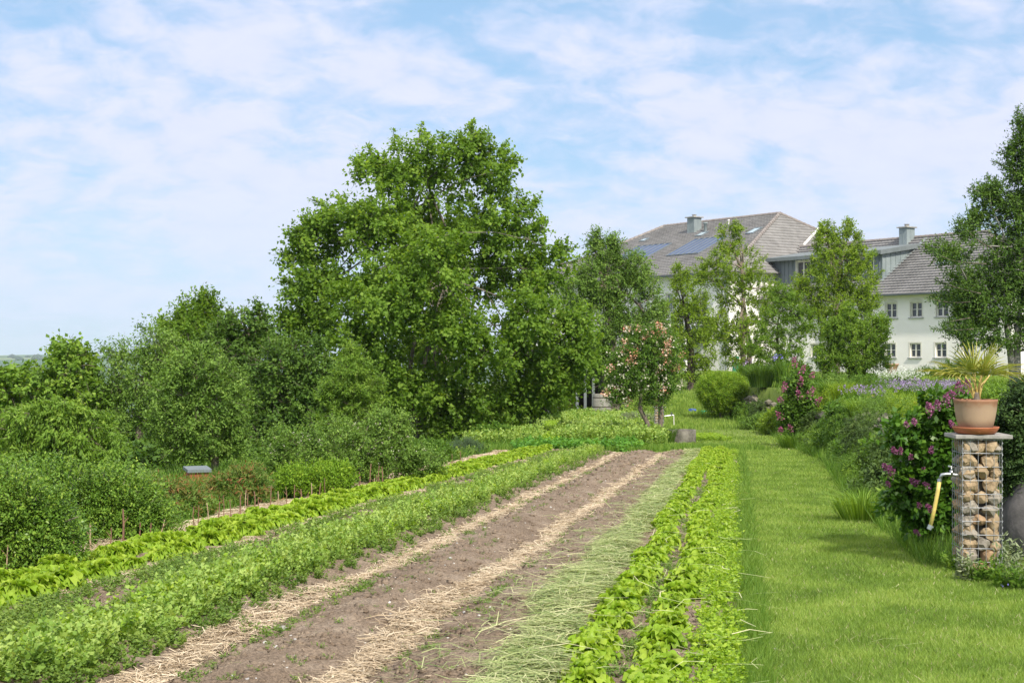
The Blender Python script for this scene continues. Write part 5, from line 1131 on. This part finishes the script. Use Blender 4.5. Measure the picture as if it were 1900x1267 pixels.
# upright grass and iris clumps
def clump(name, label, px, Y, h, r, n, mat, seed, fl=None, w=.012, cat='plant', lean=.5):
    g = GP(px, Y); rng = np.random.default_rng(seed); t = empty(name, g, label, cat)
    a = rng.random(n)*6.283; rr = r*np.sqrt(rng.random(n)); base = np.stack([g.x+rr*np.cos(a)*.5, g.y+rr*np.sin(a)*.5, np.full(n, g.z)], 1)
    out = np.stack([np.cos(a), np.sin(a), 0*a], 1); hh = h*(.6+.5*rng.random(n)); le = lean*rr/r
    V = []; k = []
    sd = np.stack([-np.sin(a+rng.normal(size=n)), np.cos(a), 0*a], 1)*w/2
    p0 = base; p1 = base+out*(le*hh*.35)[:, None]+np.array([0, 0, 1.])*(hh*.6)[:, None]; p2 = base+out*(le*hh*1.0)[:, None]+np.array([0, 0, 1.])*(hh*.92-.25*le*hh)[:, None]
    V = np.stack([p0-sd, p0+sd, p1+sd, p1-sd, p2+sd*.2, p2-sd*.2], 1).reshape(-1, 3); k = np.arange(n)*6
    q = np.stack([np.stack([k, k+1, k+2, k+3], 1), np.stack([k+3, k+2, k+4, k+5], 1)], 1).reshape(-1, 4)
    link('foliage', fast_mesh('foliage', V, quads=q, tint=np.repeat(np.clip(.5+rng.normal(size=n)*.2, 0, 1), 2)), mat, t)
    if fl:
        m, cnt, fr, fs = fl; i = rng.choice(n, cnt); fo_ = flowers('flower_heads', p2[i]+np.array([0, 0, h*.1]), 9, fr, fs, m, t, seed=seed)
        if cnt >= 50: fo_['kind'] = 'stuff'
    return t
clump('ornamental_grass', 'rounded clump of dark blue green grass right of the round shrub', 1412, 53, .95, .75, 900, G_dark, 90, w=.02)
clump('iris_clump', 'iris leaves with violet blooms between round shrub and grass clump', 1385, 57, .9, .6, 420, G_mid, 91, (M_viol, 5, .07, .06), w=.03, lean=.3)
clump('iris_clump', 'irises with light blue blooms before the pink lilac', 1455, 52, 1.15, .5, 260, G_mid, 92, (M_blue, 5, .08, .07), w=.03, lean=.3)
clump('white_bush', 'bushy plant covered in tiny white flowers before the house wall', 1664, 46, .75, .55, 500, G_mid, 93, (M_white, 150, .07, .04), lean=.9)
for k, (px, Y, n_) in enumerate([(1610, 32, 70), (1640, 38, 90), (1680, 40, 110), (1720, 36, 100), (1755, 38, 90)]):
    clump('violet_flowers', ['small violet flowers nearest to the overhanging cushions', 'violet flower patch left of the white bush', 'violet flower patch right below the white bush', 'dense violet flower patch left of the lilac blossoms', 'violet flowers behind the lilac blossoms'][k], px, Y, .52, .75, 360, G_mid, 100+k, (M_viol, n_, .035, .028), lean=.6)
for k, (px, Y, h) in enumerate([(1540, 39, .6), (1570, 36, .65), (1600, 30, .5), (1650, 27, .5), (1690, 30, .5), (1740, 24, .45), (1700, 24, .4), (1780, 30, .5), (1660, 22, .4), (1850, 24, .45), (1630, 33, .5)]):
    clump('tall_herb', 'tall grassy herb clump on the planted bank %s' % ['beside the pink lilac', 'above the far wall stones', 'above the near wall stones', 'behind the hanging cushions', 'before the violet flowers', 'left of the terracotta pot', 'behind the purple lilac', 'behind the terracotta pot', 'above the purple lilac', 'right of the terracotta pot', 'between wall and violet flowers'][k],
          px, Y, h, .6, 420, [G_mid, G_fresh, G_light][k % 3], 120+k, (M_yel, 5, .02, .02) if k in (3, 5, 6) else None, lean=.6, w=.014)
# cushions hanging over the wall
def cushion(label, y, seed, w=1.0, h=.55, mat=None, dx=.05, dz=.62):
    x = float(xwall(y))+dx; z = gz(x-.3, y)+dz; rng = np.random.default_rng(seed)
    t = empty('cushion_plant', (x, y, z-.4), label, 'plant')
    P, D, N, L, W, ti, cen, tw = spray([((x, y, z), (.38*w, .62*w, h*.62)), ((x-.16, y+.2, z-.2), (.22*w, .45*w, h*.6)), ((x+.3, y, z+.05), (.4*w, .6*w, h*.4))], int(330*w*w), 5, 12, .12, .032 if y < 25 else .042, asp=.3, up=-.1, droop=.9, spread=.5, shell=.6, jit=.006, rng=rng)
    leaves('foliage', P, D, N, L, W, ti, mat or G_jun, t); return t
CL = ['grey green cushion plant hanging over the wall nearest to the purple lilac', 'long hanging cushion over the wall, brownish inside', 'cushion plant bulging over the near wall stones', 'rounded cushion over the wall beside the pink lilac',
      'cushion plant over the far wall right of the round shrub', 'bright mossy cushion on the far wall', 'brownish cushion on the far wall under the grass clump', 'low cushion at the far left end of the wall', 'fine leaved cushion above the near wall end']
for k, (y, w, h, mt) in enumerate([(18.5, .8, .7, G_jun), (21.5, .95, .8, G_jun), (25, 1.0, .8, G_jun), (30, 1.1, .8, G_mid), (45, 1.2, .6, G_jun), (48.5, 1.3, .6, G_spi), (51.5, 1.2, .6, G_jun), (55.5, 1.2, .6, G_mid), (15.8, .75, .7, G_mid)]):
    cushion(CL[k], y, 140+k, w, h, mt)
# fill of the planted bank
rb = random.Random(21)
bank = [(1700, 19, 1.0, 'dark leafy mound left of the purple lilac'), (1665, 21, .9, 'pale leafy mound on the near wall top'), (1720, 23, 1.0, 'broad green mound above the purple lilac'), (1645, 25, 1.0, 'fine leaved mound behind the near cushions'), (1600, 27, 1.0, 'fresh green mound above the middle wall'),
        (1585, 31, 1.1, 'leafy mound at the top of the wall beside the pink lilac'), (1545, 33, 1.2, 'bright leafy mound touching the pink lilac on its right'), (1530, 38, 1.2, 'taller leafy plant behind the pink lilac'), (1570, 41, 1.2, 'dense green mound before the lower dense tree'), (1620, 37, 1.1, 'soft green mound left of the violet flowers'),
        (1860, 19, .9, 'leafy mound right of the terracotta pot'), (1840, 26, 1.1, 'wild green mound on the slope behind the pot'), (1440, 48, 1.2, 'leafy mound left of the pink lilac behind the wall'), (1405, 50, 1.0, 'green mound before the blue green grass'), (1425, 56, 1.2, 'leafy mound behind the iris with blue blooms'), (1500, 46, 1.3, 'spreading green plant behind the pink lilac top')]
for k, (px, Y, s, lab) in enumerate(bank):
    g = GP(px, Y); hh = rb.uniform(.30, .5)*s; e = [((g.x, Y, g.z+hh*.5), (.55*s, .6*s, hh*.75)), ((g.x+rb.uniform(-.4, .4), Y+.3, g.z+hh*.7), (.35*s, .4*s, hh*.7))]
    t = empty('perennial_mound', g, lab, 'plant'); rng = np.random.default_rng(500+k); lf = rb.choice((.05, .07, .09))
    P, D, N, L, W, ti, cen, tw_ = spray(e, int(8*s/lf), 5, 9, .28, lf*(1.15 if Y > 30 else .85), asp=rb.choice((.3, .5, .65)), up=rb.choice((.4, 1.0)), droop=.3, shell=.3, spread=.6, rng=rng)
    ok_ = P[:, 2] > g.z; leaves('foliage', P[ok_], D[ok_], N[ok_], L[ok_], W[ok_], ti[ok_], [G_mid, G_light, G_fresh, G_pear, G_mid][k % 5], t)
for k, (y, w, h, mt, lab) in enumerate([(13.2, .6, .6, G_mid, 'small cushion low on the wall right beside the purple lilac stems'), (27.5, 1.0, .8, G_jun, 'wide cushion plant filling the wall between the hanging cushions and the pink lilac'), (33, 1.1, .8, G_mid, 'leafy cushion on the wall directly right of the pink lilac'), (37, 1.2, .8, G_jun, 'dark cushion on the wall directly left of the pink lilac'),
        (40.5, 1.2, .7, G_mid, 'green cushion on the far wall left of the pink lilac'), (43, 1.0, .6, G_spi, 'yellowish cushion on the far wall'), (53.5, 1.2, .5, G_mid, 'cushion at the wall end behind the round shrub')]):
    cushion(lab, y, 540+k, w, h, mt, dz=.5)
# low growth along the foot of the wall
foot = ['beside the purple lilac', 'under the nearest cushion', 'under the long hanging cushion', 'under the bulging cushion', 'right below the middle wall', 'before the stones right of the pink lilac', 'touching the right side of the pink lilac', 'at the foot of the pink lilac', 'left of the pink lilac', 'under the far wall stones', 'under the far mossy cushion', 'under the brownish cushion', 'near the round shrub']
for k, lab in enumerate(foot):
    y = [14.5, 18, 21, 24.5, 28, 31.5, 34.5, 37, 40, 43.5, 47, 50.5, 53][k]; x = float(xwall(y))-.22; s = rb.uniform(.8, 1.15); z = gz(x, y)
    rng = np.random.default_rng(700+k); t = empty('wall_foot_plant', (x, y, z), 'low leafy plant at the wall foot '+lab, 'plant'); lf = rb.choice((.045, .06, .08))
    P, D, N, L, W, ti, cen, tw_ = spray([((x, y, z+.15*s), (.28*s, .75*s, .28*s)), ((x+.25, y+.4, z+.38*s), (.25*s, .5*s, .25*s))], int(7*s/lf), 5, 8, .2, lf, asp=rb.choice((.25, .45, .6)), up=.6, droop=.4, shell=.3, spread=.7, rng=rng)
    ok_ = P[:, 2] > z-.02; leaves('foliage', P[ok_], D[ok_], N[ok_], L[ok_], W[ok_], ti[ok_], [G_mid, G_jun, G_light, G_mid, G_pear][k % 5], t)
# lilacs
def lilac(label, Y, base, L_, n, mat, pan, seed, pl=.16, pr=.055, fs=.018, nf=200, leaf=.07, flm=None, tw=.22, trunk=.03, k_=1.0):
    t = T('lilac_bush', label, 'lilac', Y, base, L_, mat, n, 5, 8, tw, leaf, asp=.62, up=.7, droop=.3, spread=.7, shell=.4, seed=seed, stems=3, trunk_r=trunk, n_limb=50, crownname='foliage', jit=.01)
    rr = random.Random(seed)
    for k, (px, py, s, ax) in enumerate(pan):
        c = AT(px, py, Y-.25*k_-rr.random()*.25*k_); flowers('flower_panicle', [tuple(c)], int(nf*s), pr*s, fs, flm or M_lil, t, seed=seed*10+k, cone=((ax, -.25, .9), pl*s))
    return t
lilac('purple lilac shrub left of the near gabion with many flower clusters', 11.9, (1745,), [(1715, 850, 50, 50), (1740, 780, 34, 44), (1700, 910, 50, 50), (1730, 950, 44, 40), (1750, 880, 30, 60), (1770, 760, 20, 30), (1690, 800, 40, 30), (1760, 830, 30, 60)],
      430, green('lilac_leaf', (.025, .075, .012), (.065, .165, .02), (.16, .30, .045), clump=.1, cs=3, transl=.3, rough=.35), [(1727, 765, 1.15, -.4), (1738, 758, .9, .0), (1755, 748, 1.1, .05), (1779, 725, 1.0, -.1), (1792, 722, 1.1, .1), (1772, 735, .8, -.9), (1697, 786, .55, -.3), (1683, 789, .5, -.4), (1655, 880, 1.0, -.35), (1645, 870, .7, -.6), (1660, 838, .6, -.6),
      (1669, 840, .6, .15), (1700, 896, .8, -1.4), (1722, 902, .6, -1.2), (1727, 838, .6, .1), (1728, 945, .8, -1.0), (1708, 940, .5, -.6), (1703, 990, .55, -.8), (1650, 900, .5, -.7), (1690, 850, .4, 0), (1768, 790, .65, -.6), (1712, 875, .4, .2)], 7, pl=.075, pr=.042, fs=.014, nf=150, leaf=.062, tw=.17)
lilac('pink lilac shrub rising over the wall in the middle distance', 37.5, (1480,), [(1480, 720, 20, 34), (1475, 765, 26, 30), (1488, 692, 12, 20), (1496, 755, 16, 30), (1458, 765, 10, 20), (1472, 795, 22, 16)], 400, G_mid, [(1473, 680, 1.2, .0), (1487, 692, 1, .3), (1485, 715, 1.1, .1), (1502, 733, 1.2, .5), (1483, 735, .9, -.3),
      (1455, 727, .8, -.2), (1515, 748, .9, .7), (1450, 745, .8, -.6), (1458, 717, .7, -.5), (1450, 775, 1.0, -.8), (1447, 802, .8, .1), (1469, 797, .8, -.6), (1505, 700, .8, .4)], 8, pl=.19, pr=.10, fs=.045, nf=60, leaf=.075, flm=petals('pink_petals', (.20, .035, .09), (.34, .08, .17), (.48, .20, .30)), tw=.35, trunk=.04, k_=2)
# conifer like shrub above the boulder and sage at the foot
hedge('juniper_shrub', 'fine leaved evergreen shrub at the right edge above the boulder', 11.3, (1905,), [(1885, 800, 34, 60), (1900, 860, 36, 60), (1920, 780, 50, 90), (1880, 850, 22, 40), (1895, 905, 22, 34)], 760, green('juniper', (.02, .05, .02), (.05, .10, .03), (.10, .17, .05), clump=.12, cs=3, transl=.1), leaf=.03, tw=.14, seed=160, up=.5)
def sage(label, px, Y, h, seed, n=70, mt=G_grey, r=.13):
    g = GP(px, Y); me = plant_mesh('sage', seed, 14, h, r*.7, 12, .055, .30, upr=1.1, tb=.5); o = link('sage_plant', me, mt); o.location = (g.x, g.y, min(g.z, gz(2.9, Y)+.02)); return tag(o, label, 'plant')
for k, (px, Y, h, lab, mt) in enumerate([(1790, 10.1, .22, 'silvery sage at the left foot of the near gabion', G_grey), (1815, 10.05, .17, 'green herb at the middle foot of the near gabion', G_mid), (1845, 10.0, .20, 'green leafy plant right at the foot of the gabion', G_mid), (1868, 10.1, .32, 'tall silvery sage between gabion and boulder', G_grey),
                                   (1885, 9.9, .34, 'silvery sage at the right edge of the picture', G_grey), (1860, 9.7, .18, 'low green plant with tiny blue flowers before the boulder', G_mid), (1895, 9.6, .2, 'dark green plant in the lower right corner of the bank', G_mid), (1770, 10.6, .16, 'small weed left of the gabion foot', G_mid)]):
    sage(lab, px, Y, h, 170+k, mt=mt)
flowers('blue_flowers', [tuple(AT(px, py, 9.55)) for px, py in ((1860, 1086), (1871, 1082), (1844, 1118))], 5, .006, .012, M_blue, None, 'tiny blue flowers beside the foot of the gabion', 'flowers', 5, kind='stuff')
for k, (px, py) in enumerate([(1332, 1247), (1334, 1262)]):
    p = hit(px, py); flowers('yellow_flower', [(p.x, p.y, p.z+.05)], 9, .011, .018, M_yel, None, ['yellow flower at the grass edge near the bottom', 'smaller yellow flower just below the other at the bottom edge'][k], 'flower', seed=k)
pts = []
rr = random.Random(2)
for k in range(60):
    y = rr.uniform(11.5, 16); x = float(xwall(y))-rr.uniform(.1, .45); pts.append((x, y, gz(x, y)+rr.uniform(.05, .3)))
flowers('yellow_flowers', pts, 3, .006, .011, M_yel, None, 'sprinkle of small yellow flowers in the long grass under the purple lilac', 'flowers', seed=4, kind='stuff')
# tall weeds and reed clumps beside the beds
clump('tall_grass_tuft', 'tuft of tall grass at the foot of the rose tree', 1225, 40.5, .55, .8, 700, G_mid, 180, lean=.4)
clump('tall_grass_tuft', 'arching grass tuft at the wall foot beside the purple lilac', 1600, 15.0, .42, .45, 500, G_light, 181, lean=1.1, w=.008)
clump('tall_grass_tuft', 'arching grass tuft at the wall foot left of the hanging cushions', 1610, 22.0, .5, .55, 500, G_mid, 182, lean=1.0, w=.01)
clump('tall_grass_tuft', 'grass tuft below the pink lilac', 1475, 36, .5, .7, 500, G_mid, 183, lean=.9, w=.012)
# shrubs left of the frame's hedge foot: low weeds between the stakes
def weedrow():
    rng = np.random.default_rng(77); items = []
    for _ in range(260):
        t = rng.uniform(9, 34); v = -5.75-rng.random()*.6; x, y = vt(v, t); s = rng.uniform(.6, 1.4); items.append((x, y, gz(x, y), s, s*1.3))
    merged('verge_weeds', items, LOWP+WEED, M_weed, 'weeds and young shoots growing behind the row of stakes', 'weeds', 9)
weedrow()
# far woods on the hills and a far roof
def wood():
    rng = np.random.default_rng(5); n = 2600; a = np.radians(rng.uniform(-24, 24, n)); d = rng.uniform(900, 4200, n); x = np.sin(a)*d; y = np.cos(a)*d
    k = np.sin(x/230+np.sin(y/300)*2)+np.sin(y/190+1) > .25; x, y, d = x[k], y[k], d[k]; z = ground(x, y); V, T_ = ICO[1]; V = np.array([list(q) for q in V]); T_ = np.array(T_); r = rng.uniform(4, 10, len(x))
    VV = V[None]*r[:, None, None]*(1+.25*rng.normal(size=(len(x), len(V), 1)))*np.array([1.3, 1.3, .7])+np.stack([x, y, z+r*.3], 1)[:, None]; TT = T_[None]+np.arange(len(x))[:, None, None]*len(V)
    tag(link('distant_wood', fast_mesh('distant_wood', VV.reshape(-1, 3), tris=TT.reshape(-1, 3)), surf('wood_mass', (.015, .035, .012), (.04, .075, .025), .05)), 'dark woods and hedges on the far hills at the left horizon', 'wood', None, 'stuff')
wood()
# ------------------------------------------------------------ camera, sun, sky
sc = bpy.context.scene
cam = bpy.data.objects.new('camera', bpy.data.cameras.new('camera')); C.objects.link(cam); sc.camera = cam
cam.location = (0, 0, EYE); cam.rotation_euler = (math.radians(90), 0, 0); cam.data.sensor_width = 36; cam.data.lens = 36*F/1900; cam.data.shift_y = 24.5/1900; cam.data.clip_end = 20000; cam.data.clip_start = .1
SUN_AZ = Vector((.34, -.94, 0)).normalized(); EL = math.radians(44)
sd = Vector((SUN_AZ.x*math.cos(EL), SUN_AZ.y*math.cos(EL), math.sin(EL)))
sl = bpy.data.lights.new('sun', 'SUN'); so = bpy.data.objects.new('sun', sl); C.objects.link(so); so.rotation_euler = sd.to_track_quat('Z', 'Y').to_euler(); so.location = (0, 0, 30)
sl.energy = 4.0; sl.angle = math.radians(2); sl.color = (1, .94, .83)
w = bpy.data.worlds.new('World'); sc.world = w; w.use_nodes = True; nt = w.node_tree; bg = nt.nodes['Background']
sky = nt.nodes.new('ShaderNodeTexSky'); sky.sky_type = 'NISHITA'; sky.sun_disc = False; sky.sun_elevation = EL; sky.sun_rotation = math.atan2(sd.x, sd.y); sky.air_density = 1.0; sky.dust_density = .6; sky.ozone_density = 1.5
tc = nt.nodes.new('ShaderNodeTexCoord'); sx = nt.nodes.new('ShaderNodeSeparateXYZ'); nt.links.new(tc.outputs['Generated'], sx.inputs[0])
def M(op, a, b=None, c=None):
    n = nt.nodes.new('ShaderNodeMath'); n.operation = op
    for i, x in enumerate((a, b, c)):
        if x is None: continue
        if isinstance(x, (int, float)): n.inputs[i].default_value = x
        else: nt.links.new(x, n.inputs[i])
    return n.outputs[0]
den = M('ADD', M('MAXIMUM', sx.outputs[2], 0), .38); u_ = M('DIVIDE', sx.outputs[0], den); v_ = M('DIVIDE', sx.outputs[1], den)
cb = nt.nodes.new('ShaderNodeCombineXYZ'); nt.links.new(u_, cb.inputs[0]); nt.links.new(v_, cb.inputs[1])
mp = nt.nodes.new('ShaderNodeMapping'); mp.inputs['Rotation'].default_value = (0, 0, math.radians(-32)); mp.inputs['Scale'].default_value = (1.3, 1.5, 1); nt.links.new(cb.outputs[0], mp.inputs[0])
def nz(scale, det, rough, dist=0, src=None):
    n = nt.nodes.new('ShaderNodeTexNoise'); n.inputs['Scale'].default_value = scale; n.inputs['Detail'].default_value = det; n.inputs['Roughness'].default_value = rough; n.inputs['Distortion'].default_value = dist; nt.links.new(src or mp.outputs[0], n.inputs['Vector']); return n.outputs[0]
a = nz(2.7, 5, .55, .3); b_ = nz(11, 4, .6, .4); c_ = nz(.8, 2, .5)
s = M('ADD', M('ADD', M('MULTIPLY', a, .62), M('MULTIPLY', b_, .36)), M('MULTIPLY', c_, .36))
mr = nt.nodes.new('ShaderNodeMapRange'); mr.interpolation_type = 'SMOOTHSTEP'; mr.inputs[1].default_value = .50; mr.inputs[2].default_value = .73; nt.links.new(s, mr.inputs[0])
hz = nt.nodes.new('ShaderNodeMapRange'); hz.interpolation_type = 'SMOOTHSTEP'; hz.inputs[1].default_value = .16; hz.inputs[2].default_value = .0; nt.links.new(sx.outputs[2], hz.inputs[0])
cov = M('MULTIPLY', mr.outputs[0], .92)
def mix(f, A, B):
    n = nt.nodes.new('ShaderNodeMix'); n.data_type = 'RGBA'
    nt.links.new(f, n.inputs[0])
    for i, x in ((6, A), (7, B)):
        if isinstance(x, tuple): n.inputs[i].default_value = (*x, 1)
        else: nt.links.new(x, n.inputs[i])
    return n.outputs[2]
# all three are physical sky units, scaled by the background strength
blue = mix(M('MULTIPLY', M('ADD', 0.0, .55), 1), sky.outputs[0], (4.3, 7.2, 10.8))
cl = mix(b_, (6.9, 7.4, 9.8), (8.3, 8.5, 10.2))
m1 = mix(cov, blue, cl)
m2 = mix(M('MULTIPLY', hz.outputs[0], .62), m1, (6.6, 7.9, 9.7))
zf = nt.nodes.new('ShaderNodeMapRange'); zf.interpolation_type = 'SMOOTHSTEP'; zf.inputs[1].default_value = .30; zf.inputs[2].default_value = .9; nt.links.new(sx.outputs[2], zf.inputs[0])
m2 = mix(M('MULTIPLY', zf.outputs[0], .8), m2, (14.5, 14.6, 15.0))   # zenith out of view whitened and brightened to raise the ambient light
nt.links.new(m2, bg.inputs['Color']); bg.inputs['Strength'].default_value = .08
sc.view_settings.view_transform = 'Standard'; sc.view_settings.look = 'None'; sc.view_settings.exposure = .42; sc.view_settings.gamma = 1; sc.view_settings.use_curve_mapping = False
sc.cycles.max_bounces = 6; sc.cycles.diffuse_bounces = 3; sc.cycles.transmission_bounces = 4; sc.cycles.glossy_bounces = 2; sc.cycles.sample_clamp_indirect = 6

# ------------------------------------------------------------ air
hzb = MB(); hzb.box((-7200, -60, -110), (14400, 0, 0), (0, 9400, 0), (0, 0, 200))
m = bpy.data.materials.new('air'); m.use_nodes = True; nt = m.node_tree; nt.nodes.remove(nt.nodes['Principled BSDF'])
pv_ = nt.nodes.new('ShaderNodeVolumePrincipled'); pv_.inputs['Density'].default_value = .00011; pv_.inputs['Color'].default_value = (.80, .88, 1, 1); pv_.inputs['Anisotropy'].default_value = .2
nt.links.new(pv_.outputs[0], nt.nodes['Material Output'].inputs['Volume'])
tag(hzb.build('haze', m), 'thin bluish summer haze over the far hills', 'haze', None, 'stuff')
sc.cycles.volume_bounces = 1
